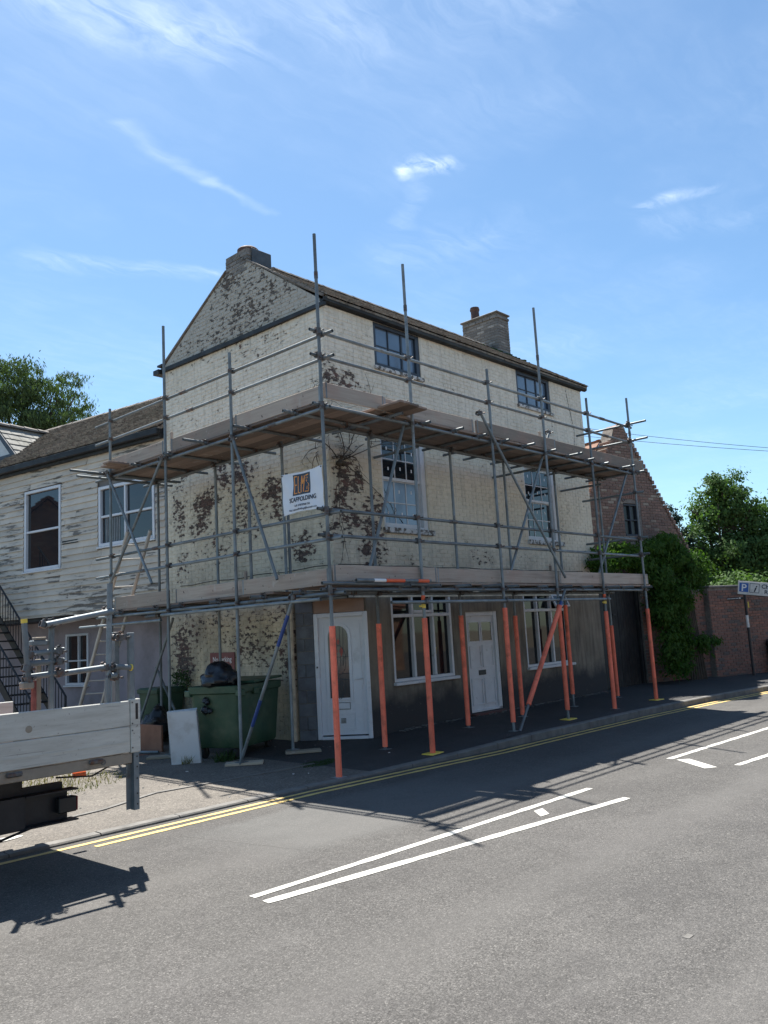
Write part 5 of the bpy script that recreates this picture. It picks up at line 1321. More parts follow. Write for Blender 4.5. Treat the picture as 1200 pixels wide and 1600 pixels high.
stube('ledger', (XO - .2, YO - .055, 2.56), (9.72, YO - .055, 2.55), lbl='spare tube lashed along the outer edge')
tpz_ = stube('warning_rail', (8.15, YO - .10, 2.60), (9.75, YO - .10, 2.60), 'steel', 'tube banded in red and white tape')
for i, (a, b) in enumerate([(8.75, 9.15), (9.45, 9.7)]): part('red_band', MB().tube((a, YO - .10, 2.60), (b, YO - .10, 2.60), .0255, 14), M['red_tape'], tpz_)
for i, (a, b) in enumerate([(8.5, 8.74)]): part('white_band', MB().tube((a, YO - .10, 2.60), (b, YO - .10, 2.60), .0255, 14), M['lettering'], tpz_)
# left side
def raily(z, y0=YO - .22, y1=14.55, x=XO + .055, name='guard_rail', lap=None):
    c = lap or U(11, 12.5)
    stube(name, (x, y0, z), (x, c, z)); stube(name, (x, c + .004, z), (x, y1, z + .003))
    part('joint_sleeve', MB().tube((x, c - .09, z), (x, c + .09, z), .031, 12), M['steel_dark'], scaf)
    for y in (YO, 10.22, 12.08, 13.92): coupler((XO, y, z + .002), -math.pi / 2)
for z, lp in ((6.07, 11.6), (5.72, 11.4), (3.52, 12.5), (3.17, 12.9)): raily(z, lap=lp)
raily(ZL - .05, name='ledger', lap=9.9); raily(ZU - .05, name='ledger', lap=9.3, y0=YO - .1)
for z in (ZL - .05, ZU - .05):
    stube('ledger', (XI, YI - .15, z), (XI, 14.5, z))
    for y in (10.28, 12.12, 14.0): coupler((XI, y, z), math.pi / 2)
stube('ledger', (XO - .055, 8.3, 2.36), (XO - .055, 12.2, 2.36)); stube('guard_rail', (XO, 12.3, 2.28), (XO, 15.1, 2.28))
# transoms
random.seed(4)
for z, n in ((ZL, 8), (ZU, 10)):
    x = 9.2
    while x < 17.5:
        a = YO - U(.12, .34); b = 9.45 + U(0, .15); stube('transom', (x, a, z + .05), (x, b, z + .05)); coupler((x, YO + .05, z + .03), 0); coupler((x, YI, z + .03), 0); x += U(.62, 1.05)
    y = 8.75
    while y < 14.6:
        a = XO - U(.10, .42); b = 9.22 + U(0, .12); stube('transom', (a, y, z), (b, y, z)); coupler((XO + .05, y, z), math.pi / 2); coupler((XI, y, z), math.pi / 2); y += U(.75, 1.15)
stube('transom', (XO - .75, 13.98, ZU), (9.3, 13.98, ZU), lbl='long transom sticking out past the left end'); stube('transom', (XO - .55, 14.12, ZU - .06), (9.2, 14.12, ZU - .06))
# end returns on the right
for (z, y0, y1) in ((6.18, 7.78, 9.5), (5.80, 7.78, 9.5), (4.62, 8.0, 9.5), (3.62, 8.0, 9.5), (3.26, 8.0, 9.5)): stube('guard_rail', (17.14 + .05, y0, z), (17.14 + .05, y1, z), lbl='short end rail'); coupler((17.14, YO, z), math.pi / 2)
# braces
BR = [((XO - .05, 10.13, 4.95), (XO - .05, 9.2, 2.7), None), ((XO - .05, 8.86, 2.42), (XO - .05, 10.2, .07), None), ((XO - .06, 12.10, 5.0), (XO - .06, 13.95, 2.9), None), ((XO - .10, 13.86, 5.05), (XO - .10, 12.40, 2.9), None),
      ((9.75, YO + .12, 5.42), (8.62, YO + .12, 2.70), None), ((11.42, YO - .06, 5.50), (13.75, YO - .06, 2.70), None), ((13.92, YO + .12, 5.55), (12.2, YO + .12, 2.75), None), ((17.05, YO + .1, 5.12), (15.3, YO + .1, 2.75), None)]
for a, b, _ in BR: stube('brace', a, b, lbl='diagonal brace'); coupler(a, 0); 
bb = part('blue_tape', MB().tube(Vector(BR[1][0]).lerp(Vector(BR[1][1]), .10), Vector(BR[1][0]).lerp(Vector(BR[1][1]), .28), .0262, 14), M['blue_tape'], scaf)
part('blue_tape', MB().tube(Vector(BR[1][0]).lerp(Vector(BR[1][1]), .60), Vector(BR[1][0]).lerp(Vector(BR[1][1]), .76), .0262, 14), M['blue_tape'], scaf)
ob = stube('brace', (13.66, YO - .09, 2.48), (11.83, YO - .09, .13), lbl='diagonal brace in an orange foam sleeve at the kerb')
a_ = Vector((13.66, YO - .09, 2.48)); b_ = Vector((11.83, YO - .09, .13))
part('foam_sleeve', MB().tube(a_.lerp(b_, .13), a_.lerp(b_, .83), .042, 18), M['foam'], ob, smooth=True); part('blue_tape', MB().tube(a_.lerp(b_, .10), a_.lerp(b_, .13), .030, 14), M['blue_tape'], ob)
stube('brace', (XI - .1, 13.4, 2.35), (XI - .1, 14.7, .3)); stube('brace', (XI + .15, 14.4, 1.05 + .4), (XI + .1, 13.3, .12)); part('brace', MB().box((XI + .02, 13.2, 0), (XI + .06, 13.28, 0.01)), M['steel'], scaf)
# ties at the wall side
for (x, z) in ((10.6, 4.95), (14.2, 4.95), (16.9, 4.9)): stube('transom', (x, YI - .2, z), (x, 9.88, z))

# boards.  mesh long axis = object x
def board(p0, p1, w, t, m, name, lbl=None, up=False, twist=0):
    p0 = Vector(p0); p1 = Vector(p1); d = (p1 - p0); L = d.length; d.normalize(); s = Vector((-d.y, d.x, 0)).normalized() if abs(d.z) < .9 else Vector((1, 0, 0)); n = d.cross(s); n = n if n.z > 0 else -n
    if up: s, n = n, s
    mb = MB(); mb.bbox((-L / 2, -w / 2, -t / 2), (L / 2, w / 2, t / 2), .004)
    me = mb.mesh(name, m); o = bpy.data.objects.new(name, me); place(o, (p0 + p1) / 2, scaf)
    o.rotation_euler = Matrix((d, s, d.cross(s))).transposed().to_euler()
    if lbl: o['label'] = lbl
    if name == 'toe_board':
        for e in (-1, 1):
            b = MB(); b.box((e * (L / 2 - .035) - .014, -w / 2 - .0015, -t / 2 - .0015), (e * (L / 2 - .035) + .014, w / 2 + .0015, t / 2 + .0015))
            q = bpy.data.objects.new('end_band', b.mesh('end_band', M['steel'])); COL.objects.link(q); q.parent = o
    return o
random.seed(8)
for zt in (ZL, ZU):
    zb = zt + .05 + .0242 + .019
    for r_ in range(5):       # front decks run along x
        y = YO + .17 + r_ * .232; x = 9.15 + U(0, .1) if zt == ZU else 7.95
        while x < 17.45:
            e = min(17.6, x + U(2.7, 3.9)); e = 17.5 + U(0, .12) if 17.6 - e < .8 else e
            board((x + .004, y, zb + U(-.002, .004)), (e, y, zb + U(-.002, .004)), .2305, .036, M['deck'], 'deck_board'); x = e + .006
            if e > 17.4: break
    zb = zt + .0242 + .019 + (.004 if zt == ZL else .0)
    for r_ in range(5):       # side decks run along y
        x = XO + .16 + r_ * .232; y = 9.40 if zt == ZL else YO + .12
        while y < 14.2:
            e = min(14.3, y + U(2.6, 3.9)); e = 14.2 + U(0, .12) if 14.3 - e < .9 else e
            board((x, y + .004, zb), (x, e, zb + U(-.002, .003)), .2305, .036, M['deck'], 'deck_board'); y = e + .006
            if e > 14.15: break
for i in range(3): board((9.05 + i * .24, YO - .42 + i * .04, ZU + .15 + i * .004), (9.05 + i * .24, 9.5, ZU + .15), .224, .036, M['deck'], 'deck_board', 'short board laid across and poking out past the outer rail')
for i in range(2): board((XO - .35 + i * .1, 13.45 + i * .26, ZU + .09), (9.25, 13.45 + i * .26, ZU + .09), .224, .036, M['deck'], 'deck_board', 'loose board laid crosswise at the left end')
# toe boards
for zt, segs in ((ZL, [(7.86, 10.1), (10.14, 13.7), (13.72, 17.42)]), (ZU, [(7.86, 9.1), (9.12, 11.4), (11.43, 14.0), (13.9, 17.85)])):
    for i, (a, b) in enumerate(segs):
        yb = YO + .065 + (.04 if i % 2 else 0)
        board((a, yb, zt + .115 + .115), (b, yb, zt + .115 + .115 + U(-.01, .01)), .036, .222, M['toe'], 'toe_board', up=False)
for zt, segs in ((ZL, [(8.22, 10.15), (9.98, 12.0), (12.14, 13.9)]), (ZU, [(8.22, 10.2), (10.1, 12.05), (12.2, 14.1)])):
    for i, (a, b) in enumerate(segs):
        xb = XO + .065 + (.04 if i % 2 else 0)
        board((xb, a, zt + .065 + .115), (xb, b, zt + .065 + .115), .036, .222, M['toe'], 'toe_board')
for (x, y, z) in ((XO + .14, 10.16, ZL + .13), (XO + .14, 12.1, ZU + .13), (13.62, YO + .15, ZU + .17), (13.6, YO + .15, ZL + .16)):
    part('toe_board_stub', MB().bbox((x - .02, y - .02, z), (x + .02, y + .02, z + .3), .003), M['toe'], scaf)
# timber pads
for (x, y, l, lb_) in ((7.80, 10.22, .55, 'timber pad under the scaffold foot beside the bin'), (8.85, 10.1, .55, 'timber pad under the inner foot near the corner door'), (XO - .18, 12.1, .4, 'small timber pad left of the white board')):
    z = gz(x, y); mb = MB().bbox((-l / 2, -.11, 0), (l / 2, .11, .038), .004)
    o = bpy.data.objects.new('timber_pad', mb.mesh('timber_pad', M['pad'])); place(o, (x, y, z + .003)); o.rotation_euler = (0, 0, -.75 + U(-.1, .1)); o['label'] = lb_; o['category'] = 'timber pad'; o['group'] = 'timber pads under scaffold feet'
for (x, y, lb_) in ((9.67, YO, 'yellow pad under the second sleeved upright from the corner'), (13.53, YO, 'yellow pad under the upright by the orange sloping brace'), (17.14, YO, 'yellow pad under the last sleeved upright')):
    z = gz(x, y); mb = MB().bbox((-.15, -.10, 0), (.15, .10, .022), .006); o = bpy.data.objects.new('yellow_pad', mb.mesh('yellow_pad', M['yellow_pl'])); place(o, (x, y - .0, z - .012)); o.rotation_euler = (0, 0, U(-.3, .1)); o['label'] = lb_; o['category'] = 'pad'; o['group'] = 'yellow pads under scaffold feet'

# ------------------------------------------------------------------ text helper
def text_mesh(body, size, F, u, z, d, m, name, parent, align='CENTER', shear=0, sx=1.0, bold=0.0, rot=0.0):
    cu = bpy.data.curves.new(name, 'FONT'); cu.body = body; cu.size = size; cu.align_x = align; cu.shear = shear; cu.offset = bold; cu.extrude = .0008; cu.resolution_u = 3
    o = bpy.data.objects.new('tmp', cu); COL.objects.link(o); dg = bpy.context.evaluated_depsgraph_get(); me = bpy.data.meshes.new_from_object(o.evaluated_get(dg)); bpy.data.objects.remove(o)
    mb = MB(); c, s = math.cos(rot), math.sin(rot)
    mb.v = [tuple(F(u + (v.co.x * sx * c - v.co.y * s), d + v.co.z, z + (v.co.x * sx * s + v.co.y * c))) for v in me.vertices]; mb.f = [tuple(p.vertices) for p in me.polygons]
    return part(name, mb, m, parent)
# banner (reads from left to right seen from -x: u must run towards -y)
FBn = Frame((XO - .035, 9.03, 0), (0, -1), (-1, 0))
ban = thing('banner', (XO - .035, 8.6, 3.6), 'white vinyl scaffolding banner tied to the corner of the scaffold', 'banner')
bw_, bz0, bz1 = .86, 3.59, 4.19
def bd(u, z): return .010 * math.sin(u * 9 + z * 3) + .012 * math.sin(z * 7 + 1) * math.sin(u / bw_ * math.pi) + .006 * math.sin(u * 23 + z * 17)
NN = 24; vs = []; fs = []
for i in range(NN + 1):
    for j in range(NN + 1):
        u = bw_ * i / NN; t = j / NN; z = bz0 + (bz1 - bz0) * t + .018 * math.sin(math.pi * i / NN) * (1 if t < .5 else -1) * abs(t - .5) * 2; vs.append(FBn(u, bd(u, z), z))
for i in range(NN):
    for j in range(NN): k = i * (NN + 1) + j; fs.append((k, k + NN + 1, k + NN + 2, k + 1))
mvin = simple('white_vinyl', (.66, .69, .74), .45, 0, .05, 3)
part('sheet', MB().add(vs, fs), mvin, ban, smooth=True)
class Wob:
    def __init__(s, F): s.F = F; s.n = F.n
    def __call__(s, u, d, z): return s.F(u, d + bd(u, z) + .0015, z)
WB = Wob(FBn)
# navy tile with condensed letters, subdivided so that it follows the sheet
tl = MB()
for i in range(8):
    for j in range(8):
        a = .245 + .34 * i / 8; b = .245 + .34 * (i + 1) / 8; c = 3.845 + .30 * j / 8; e = 3.845 + .30 * (j + 1) / 8
        tl.add([WB(a, 0, c), WB(b, 0, c), WB(b, 0, e), WB(a, 0, e)], [(0, 1, 2, 3)])
part('logo_tile', tl, M['logo_dark'], ban)
lg = MB()
def seg(a, b, w=.016):
    a = Vector(a); b = Vector(b); d = (b - a).normalized(); nn = Vector((-d.y, d.x)) * w / 2; k = 4
    for i in range(k):
        p = a.lerp(b, i / k); q = a.lerp(b, (i + 1) / k); lg.add([WB(p.x - nn.x, .001, p.y - nn.y), WB(q.x - nn.x, .001, q.y - nn.y), WB(q.x + nn.x, .001, q.y + nn.y), WB(p.x + nn.x, .001, p.y + nn.y)], [(0, 1, 2, 3)])
z0, z1 = 3.875, 4.115; zm = 3.995
seg((.275, z0), (.275, z1)); seg((.27, z1), (.327, z1)); seg((.27, zm), (.32, zm)); seg((.27, z0), (.33, z0))
seg((.350, z0), (.350, z1)); seg((.345, z0), (.395, z0))
seg((.412, z0), (.412, z1)); seg((.412, z1), (.436, zm)); seg((.436, zm), (.460, z1)); seg((.460, z0), (.460, z1))
seg((.55, z1), (.49, z1 - .004)); seg((.49, z1), (.49, zm + .05)); seg((.49, zm + .05), (.55, zm - .03)); seg((.55, zm - .03), (.55, z0)); seg((.55, z0), (.485, z0 + .004)); seg((.52, z0 + .03), (.52, zm - .04), .012); seg((.52, zm + .04), (.52, z1 - .03), .012)
part('logo_letters', lg, M['logo_orange'], ban)
text_mesh('SCAFFOLDING', .09, WB, .43, 3.755, .004, M['darkletter'], 'lettering', ban, sx=.92, bold=.0016)
text_mesh('Call: 07870968 356', .042, WB, .43, 3.685, .004, M['darkletter'], 'lettering', ban, sx=.95)
text_mesh('Mail: elmsscaffolding@hotmail.com', .040, WB, .43, 3.632, .004, M['darkletter'], 'lettering', ban, sx=1.0)
ti = MB()
for (u, z) in ((.02, bz0 + .02), (.02, bz1 - .02), (bw_ - .02, bz0 + .02), (bw_ - .02, bz1 - .02)): ti.tube(FBn(u, .012, z), FBn(u, .016, z), .012, 10)
part('eyelet', ti, M['steel_dark'], ban)

# no-parking sign
FN = Frame((9.51 - .02, 0, 0), (0, -1), (-1, 0))
ns = thing('parking_notice', (9.49, 12.9, 1.2), 'maroon no parking notice on the gable wall above the bin', 'sign')
part('plate', MB().bbox((-13.38, 0, 1.10), (-12.62, .012, 1.67), .003, FN), M['signred'], ns)
text_mesh('No parking', .135, FN, -13.0, 1.50, .013, M['lettering'], 'lettering', ns, sx=.95, bold=.001); text_mesh('in this', .135, FN, -13.0, 1.33, .013, M['lettering'], 'lettering', ns, sx=.95, bold=.001); text_mesh('area', .135, FN, -13.0, 1.16, .013, M['lettering'], 'lettering', ns, sx=.95, bold=.001)

# ------------------------------------------------------------------ ladder
lad = thing('ladder', (8.2, 14.2, .1), 'grey aluminium ladder leaning behind the truck at the left end of the scaffold', 'ladder')
la0 = Vector((8.2, 15.55, .06)); la1 = Vector((8.2, 13.32, 3.95)); off = Vector((0, .0, 0)); sd_ = Vector((.0, .40, 0.0)); 
ldn = (la1 - la0).normalized(); sdv = Vector((-.30, .27, 0))
mal = simple('ladder_aluminium', (.42, .40, .37), .5, .3, .15, 4)
for s in (0, 1):
    b = MB(); P = la0 + sdv * s; Q = la1 + sdv * s; b.tube(P, Q, .034, 8); part('stile', b, mal, lad)
k = int((la1 - la0).length / .27)
for i in range(1, k): p = la0.lerp(la1, i / k); part('rung', MB().tube(p, p + sdv, .014, 8), mal, lad)

# ------------------------------------------------------------------ wheelie bin
N0 = Vector((7.95, 10.50)); ea = Vector((-.35, .95)).normalized(); eb = Vector((ea.y, -ea.x)); eb = eb if eb.x > 0 else -eb
BA, BB = .98, 1.37
def bp(a, b, z, t=1.0):  # t = taper inward
    c = N0 + ea * (BA / 2) + eb * (BB / 2); q = ea * ((a - .5) * BA * t) + eb * ((b - .5) * BB * t); return (c.x + q.x, c.y + q.y, z)
bin_ = thing('wheeled_bin', (N0.x + .4, N0.y + .8, .05), 'large dark green four wheeled commercial bin against the gable wall', 'bin')
def rr_loop(z, t, rad=.10, n=5):
    pts = []
    for (ca, cb, a0) in ((rad / BA, rad / BB, math.pi), (1 - rad / BA, rad / BB, -math.pi / 2), (1 - rad / BA, 1 - rad / BB, 0), (rad / BA, 1 - rad / BB, math.pi / 2)):
        for i in range(n + 1):
            t_ = a0 + (math.pi / 2) * i / n; pts.append(bp(ca + rad / BA * math.cos(t_), cb + rad / BB * math.sin(t_), z, t))
    return pts
def loft(loops):
    mb = MB(); n = len(loops[0]); vs = [v for l in loops for v in l]; fs = []
    for k in range(len(loops) - 1):
        for i in range(n): fs.append((k * n + i, k * n + (i + 1) % n, (k + 1) * n + (i + 1) % n, (k + 1) * n + i))
    mb.add(vs, fs); return mb
body = loft([rr_loop(.24, .80, .08), rr_loop(.27, .84), rr_loop(.5, .865), rr_loop(.98, .925), rr_loop(1.06, .94), rr_loop(1.08, .99), rr_loop(1.18, 1.0), rr_loop(1.19, .97), rr_loop(1.17, .92), rr_loop(.4, .80)]); n_ = len(rr_loop(0, 1)); body.f.append(tuple(range(n_))[::-1]); body.f.append(tuple(range(9 * n_, 10 * n_)))
part('body', body, M['binGreen'], bin_, smooth=True)
for (a, b) in ((.0, .03), (.98, .05), (.02, .35)):
    x_, y_, z_ = bp(a, b, 1.02); lg_ = MB(); lg_.bbox((x_ - .05, y_ - .07, 1.03), (x_ + .05, y_ + .07, 1.13), .012); part('lifting_bracket', lg_, M['binGreen'], bin_)
lid = MB(); P_ = [bp(.02, .36, 1.20), bp(.98, .36, 1.20), bp(.98, .99, 1.23), bp(.02, .99, 1.23)]; lid.poly(P_, (0, 0, .035)); part('lid', lid, M['binGreen'], bin_)
lt = MB()
for i in range(9): 
    x_, y_, z_ = bp(.60 + U(-.05, .05), -.01 + .03 * U(0, 1), .85 + U(-.10, .14)); s = U(.035, .07); lt.lathe([(0, -s), (s, -s * .3), (s * .8, s * .5), (0, s)], (x_, y_, z_), seg=8)
part('tied_black_plastic', lt, M['bag'], bin_, smooth=True)
for (a, b) in ((.16, .12), (.84, .12), (.16, .88), (.84, .88)):
    x_, y_, z_ = bp(a, b, 0, .9); z_ = gz(x_, y_) + .09
    w = MB(); ax = Vector((ea.x, ea.y, 0)); w.lathe([(.0, -.03), (.05, -.03), (.085, -.028), (.09, -.02), (.09, .02), (.085, .028), (.05, .03), (0, .03)], (x_, y_, z_), ax, 16); wo_ = part('wheel', w, M['tyre'], bin_, smooth=True)
    f_ = MB(); 
    for s in (-1, 1): f_.poly([Vector((x_, y_, z_ - .01)) + ax * .04 * s, Vector((x_ + .04, y_, z_ + .16)) + ax * .04 * s, Vector((x_ - .04, y_, z_ + .16)) + ax * .04 * s], ax * .006)
    part('fork', f_, M['steel_dark'], bin_)
def bagmesh(c, r, seed, sx=1, sy=1, sz=.8):
    random.seed(seed); mb = MB(); n1, n2 = 18, 28; vs = []
    for i in range(n1 + 1):
        th_ = math.pi * i / n1
        for j in range(n2):
            ph = 2 * math.pi * j / n2; d = Vector((math.sin(th_) * math.cos(ph), math.sin(th_) * math.sin(ph), math.cos(th_)))
            q = mnoise.noise(d * 2.3 + Vector((seed, 0, 0))) * .28 + abs(mnoise.noise(d * 6 + Vector((0, seed, 0)))) * .16
            k = r * (1 + q) * (1 + .5 * max(0, d.z) ** 6); vs.append((c[0] + d.x * k * sx, c[1] + d.y * k * sy, c[2] + d.z * k * sz))
    fs = [(i * n2 + j, i * n2 + (j + 1) % n2, (i + 1) * n2 + (j + 1) % n2, (i + 1) * n2 + j) for i in range(n1) for j in range(n2)]
    mb.add(vs, fs); return mb
c_ = bp(.50, .17, 1.27); top('rubbish_bag', bagmesh(c_, .23, 3, 1.25, 1.25, .8), M['bag'], 'shiny black rubbish bag heaped on top of the green bin', 'rubbish bag', smooth=True)
c_ = bp(.72, .35, 1.24); top('cardboard_piece', MB().poly([bp(.84, .30, 1.12), bp(.70, .30, 1.12), bp(.70, .30, 1.36), bp(.84, .30, 1.38)], (0.01, .02, 0)), M['ply'], 'brown cardboard sticking up from the green bin', 'cardboard')
# white leaning board/cabinet
cb0 = Vector((7.26, 11.30, .055)); cb1 = Vector((7.60, 11.02, .055)); up_ = Vector((-.055, .02, .80)); bk_ = Vector((.10, .115, 0))
cab = thing('white_cabinet', (7.4, 11.2, .05), 'thin white cabinet standing askew beside the green bin', 'cabinet')
mb = MB().add([cb0, cb1, cb1 + up_, cb0 + up_, cb0 + bk_, cb1 + bk_, cb1 + bk_ + up_ * 1.03, cb0 + bk_ + up_ * 1.0], [(0, 1, 2, 3), (1, 5, 6, 2), (3, 2, 6, 7), (5, 4, 7, 6), (4, 0, 3, 7), (0, 4, 5, 1)]); part('carcass', mb, M['panelwhite'], cab)
fn_ = Vector((-.28, -.34, 0)).normalized() * .012; nn_ = (cb1 - cb0) * .02
mb = MB().poly([cb0 + fn_ * .3 + nn_, cb1 + fn_ * .3 - nn_, cb1 + up_ * .985 + fn_ * .3 - nn_, cb0 + up_ * .985 + fn_ * .3 + nn_], fn_); part('door', mb, M['panelwhite'], cab)
# items behind
bx = MB(); bx.bbox((7.98, 12.72, .07), (8.02, 13.55, .52), .005); top('plywood_sheet', bx, M['ply'], 'brown plywood sheet standing upright left of the white cabinet', 'plywood')
bx = MB(); bx.bbox((7.3, 12.75, .06), (7.95, 13.45, .078), .003); top('plywood_sheet', bx, M['ply'], 'brown plywood sheet lying flat on the forecourt', 'plywood')
b2 = thing('wheeled_bin', (9.15, 14.5, .05), 'dark wheeled bin in the shadow under the weatherboards', 'bin')
lp = lambda z, k: [(9.15 + k * .3 * c, 14.55 + k * .33 * s, z) for c, s in ((-1, -1), (1, -1), (1, 1), (-1, 1))]
bd2 = MB(); L_ = [lp(.1, .75), lp(.95, .98), lp(.96, 1.08), lp(1.03, 1.08), lp(1.06, .95)]
for l in L_: bd2.v += l
for k in range(4):
    for i in range(4): bd2.f.append((k * 4 + i, k * 4 + (i + 1) % 4, (k + 1) * 4 + (i + 1) % 4, (k + 1) * 4 + i))
bd2.f += [(3, 2, 1, 0), (16, 17, 18, 19)]; part('body', bd2, M['binGreen'], b2)
for s in (-1, 1): part('wheel', MB().lathe([(0, -.025), (.09, -.025), (.1, 0), (.09, .025), (0, .025)], (9.35, 14.55 + s * .28, .13), (0, 1, 0), 14), M['tyre'], b2)
top('rubbish_bag', bagmesh((8.75, 14.05, .36), .27, 8, 1, 1, .95), M['bag'], 'black rubbish bag slumped in the dark corner behind the plywood', 'rubbish bag', smooth=True)
pl = tuft(8.9, 12.9, .1, .1, 1, .01, M['weed'], 'weeds', 'single blade of grass by the wall'); bpy.data.objects.remove(pl)
# wall ivy clump at low left corner of the gable
part_ = leaves([(Vector((9.42 - U(0, .08), U(13.95, 14.5), U(.95, 1.35))), (-1, 0, .3)) for i in range(260)], .07, M['weed'], 'x', seed=41); o = part('weeds', part_, M['weed'], None, 'dark green plant growing from the gable wall behind the bin', kind='stuff'); o['category'] = 'weeds'

# ------------------------------------------------------------------ flatbed truck
trk = thing('flatbed_truck', (1.5, 7.8, 0), 'aluminium sided flatbed truck tail loaded with scaffold tubes at the left edge', 'truck')
TY0, TY1, TX = 6.90, 8.66, 4.10; TZ0, TZ1 = .93, 1.385; TXF = -1.6
FT = Frame((0, TY0, 0), (1, 0), (0, -1))
zs_ = [TZ0, TZ0 + .228, TZ1]
for a, b in zip(zs_, zs_[1:]):
    part('dropside_plank', fbox(FT, (TXF, -.028, a + .002), (TX - .085, 0, b - .002), c=.006), M['alu'], trk); part('dropside_plank', MB().bbox((TXF, TY1 - .028, a + .002), (3.72, TY1, b - .002), .006), M['alu'], trk)
part('bead', fbox(FT, (TXF, -.004, TZ0 + .09), (TX - .09, .004, TZ0 + .10)), M['alu'], trk)
ep = part('end_post', fbox(FT, (TX - .082, -.04, TZ0 - .005), (TX + .015, .006, TZ1 + .01), c=.006), M['alu'], trk)
part('slot', fbox(FT, (TX - .035, .0055, TZ1 - .17), (TX - .010, .0075, TZ1 - .03)), M['blackpl'], ep)
for x_ in (TX - .35, TX - 1.3):
    part('lashing_ring', MB().lathe([(.016, -.003), (.024, -.003), (.024, .003), (.016, .003), (.016, -.003)], FT(x_, .006, TZ0 - .045), (0, -1, 0), 12), M['steel_dark'], trk)
dn = MB(); dn.lathe([(0, .003), (.03, .001)], FT(3.1, 0, TZ0 + .31), (0, -1, 0), 10); part('dent', dn, M['aluDirty'], trk)
rv = MB()
for z in (TZ0 + .04, TZ0 + .19, TZ0 + .25, TZ1 - .02): rv.lathe([(0, .012), (.006, .011), (.008, .006)], FT(TX - .066, 0, z), (0, -1, 0), 8)
part('rivet', rv, M['steel_dark'], ep)
part('side_rail', fbox(FT, (TXF, -.06, TZ0 - .095), (TX - .06, -.012, TZ0 - .004), c=.006), M['aluDirty'], trk)
for x in (3.62, 2.92, 2.2): part('hinge', fbox(FT, (x, -.012, TZ0 - .05), (x + .13, .018, TZ0 - .012), c=.01), M['steel_dark'], trk)
part('far_side_rail', MB().bbox((TXF, TY1 - .05, TZ0 - .12), (3.75, TY1, TZ0 - .004), .006), M['aluDirty'], trk)
part('load_floor', MB().box((TXF, TY0 + .03, TZ0 - .02), (TX - .12, TY1 - .03, TZ0 + .01)), M['ply'], trk)
part('rear_beam', MB().bbox((TX - .14, TY0 + .02, TZ0 - .10), (TX - .06, TY1 - .02, TZ0), .006), M['steel_dark'], trk)
for x in (3.3, 2.5, 1.7, .9, 0): part('cross_bearer', MB().box((x, TY0 + .08, TZ0 - .10), (x + .05, TY1 - .08, TZ0 - .02)), M['blackmet'], trk)
# drop post at the rear corner: angle section with bolt holes
pst = MB(); pst.box((TX - .055, -.035, .43), (TX + .0, -.03, TZ0 - .006), FT); pst.box((TX - .055, -.03, .43), (TX - .050, .0, TZ0 - .006), FT); pst.box((TX - .05, -.075, .44), (TX - .045, -.036, TZ0 - .006), FT)
pst = MB(); pst.bbox((TX - .048, -.005, .43), (TX + .0, 0, TZ0 - .006), .001, FT); pst.box((TX - .053, -.06, .43), (TX - .048, 0, TZ0 - .006), FT); pst.box((TX - .098, -.060, .435), (TX - .054, -.055, TZ0 - .006), FT)
pp_ = part('corner_leg', pst, M['steel'], trk)
for z in (.48, .57, .70, .80, .89): part('bolt_hole', MB().lathe([(0, .0015), (.008, .0015)], FT(TX - .022, 0, z), (0, -1, 0), 8), M['blackpl'], pp_)
part('reflector', fbox(FT, (4.02, -1.10, .63), (4.15, -1.06, .68), c=.006), M['reflector'], trk)
# chassis
chs = MB()
for y in (7.30, 8.10):
    chs.box((TXF, y, .58), (3.58, y + .06, .72)); 
chs.box((3.0, 7.28, .70), (3.2, 7.36, TZ0 - .02)); chs.box((3.0, 8.10, .70), (3.2, 8.16, TZ0 - .02)); chs.box((1.6, 7.3, .7), (1.8, 8.16, TZ0 - .02))
part('chassis', chs, M['blackmet'], trk)
cr = MB()
for z in (.40, .655): cr.box((3.2, 7.16, z), (3.66, 7.30, z + .012))
cr.box((3.2, 7.29, .412), (3.62, 7.302, .655)); cr.box((2.2, 7.18, .40), (3.2, 7.32, .667)); part('rear_crossmember', cr, M['blackmet'], trk)
part('rear_crossmember', MB().bbox((3.46, 7.32, .40), (3.56, 8.3, .60), .01), M['blackmet'], trk)
tlp = part('tail_lamp', MB().bbox((3.50, 7.19, .47), (3.66, 7.275, .60), .008), M['blackpl'], trk); part('lens', MB().bbox((3.661, 7.195, .475), (3.672, 7.27, .595), .004), M['redlens'], tlp)
hs = MB(); hs.path([(2.3, 7.17, .45), (2.6, 7.15, .36), (2.8, 7.17, .40), (3.0, 7.17, .36), (3.25, 7.17, .41)], .012, 6); hs.path([(2.3, 7.2, .30), (2.65, 7.2, .36), (2.9, 7.2, .42)], .012, 6); hs.path([(3.4, 7.05, .80), (3.7, 7.0, .77), (3.98, 6.98, .88)], .008, 6); hs.box((2.45, 7.2, .28), (2.72, 7.4, .45)); part('cable', hs, M['blackpl'], trk)
for (x, y) in ((.7, 7.12), (.7, 8.2)):
    w = part('wheel', MB().lathe([(.16, -.11), (.3, -.11), (.335, -.09), (.34, 0), (.335, .09), (.3, .11), (.16, .11), (.16, -.11)], (x, y + .1, .34), (0, 1, 0), 28), M['tyre'], trk, smooth=True)
    part('rim', MB().lathe([(0, -.04), (.05, -.06), (.12, -.05), (.165, -.10), (.17, .1), (0, .1)], (x, y + .1, .34), (0, 1, 0), 20), M['steel'], w, smooth=True)
part('cab', MB().bbox((-3.3, 7.0, .5), (-1.75, 8.55, 2.1), .12), M['alu'], trk)
hb = MB(); hb.bbox((TXF - .06, TY0, TZ0), (TXF - .01, TY1, 1.9), .01); part('headboard', hb, M['alu'], trk)
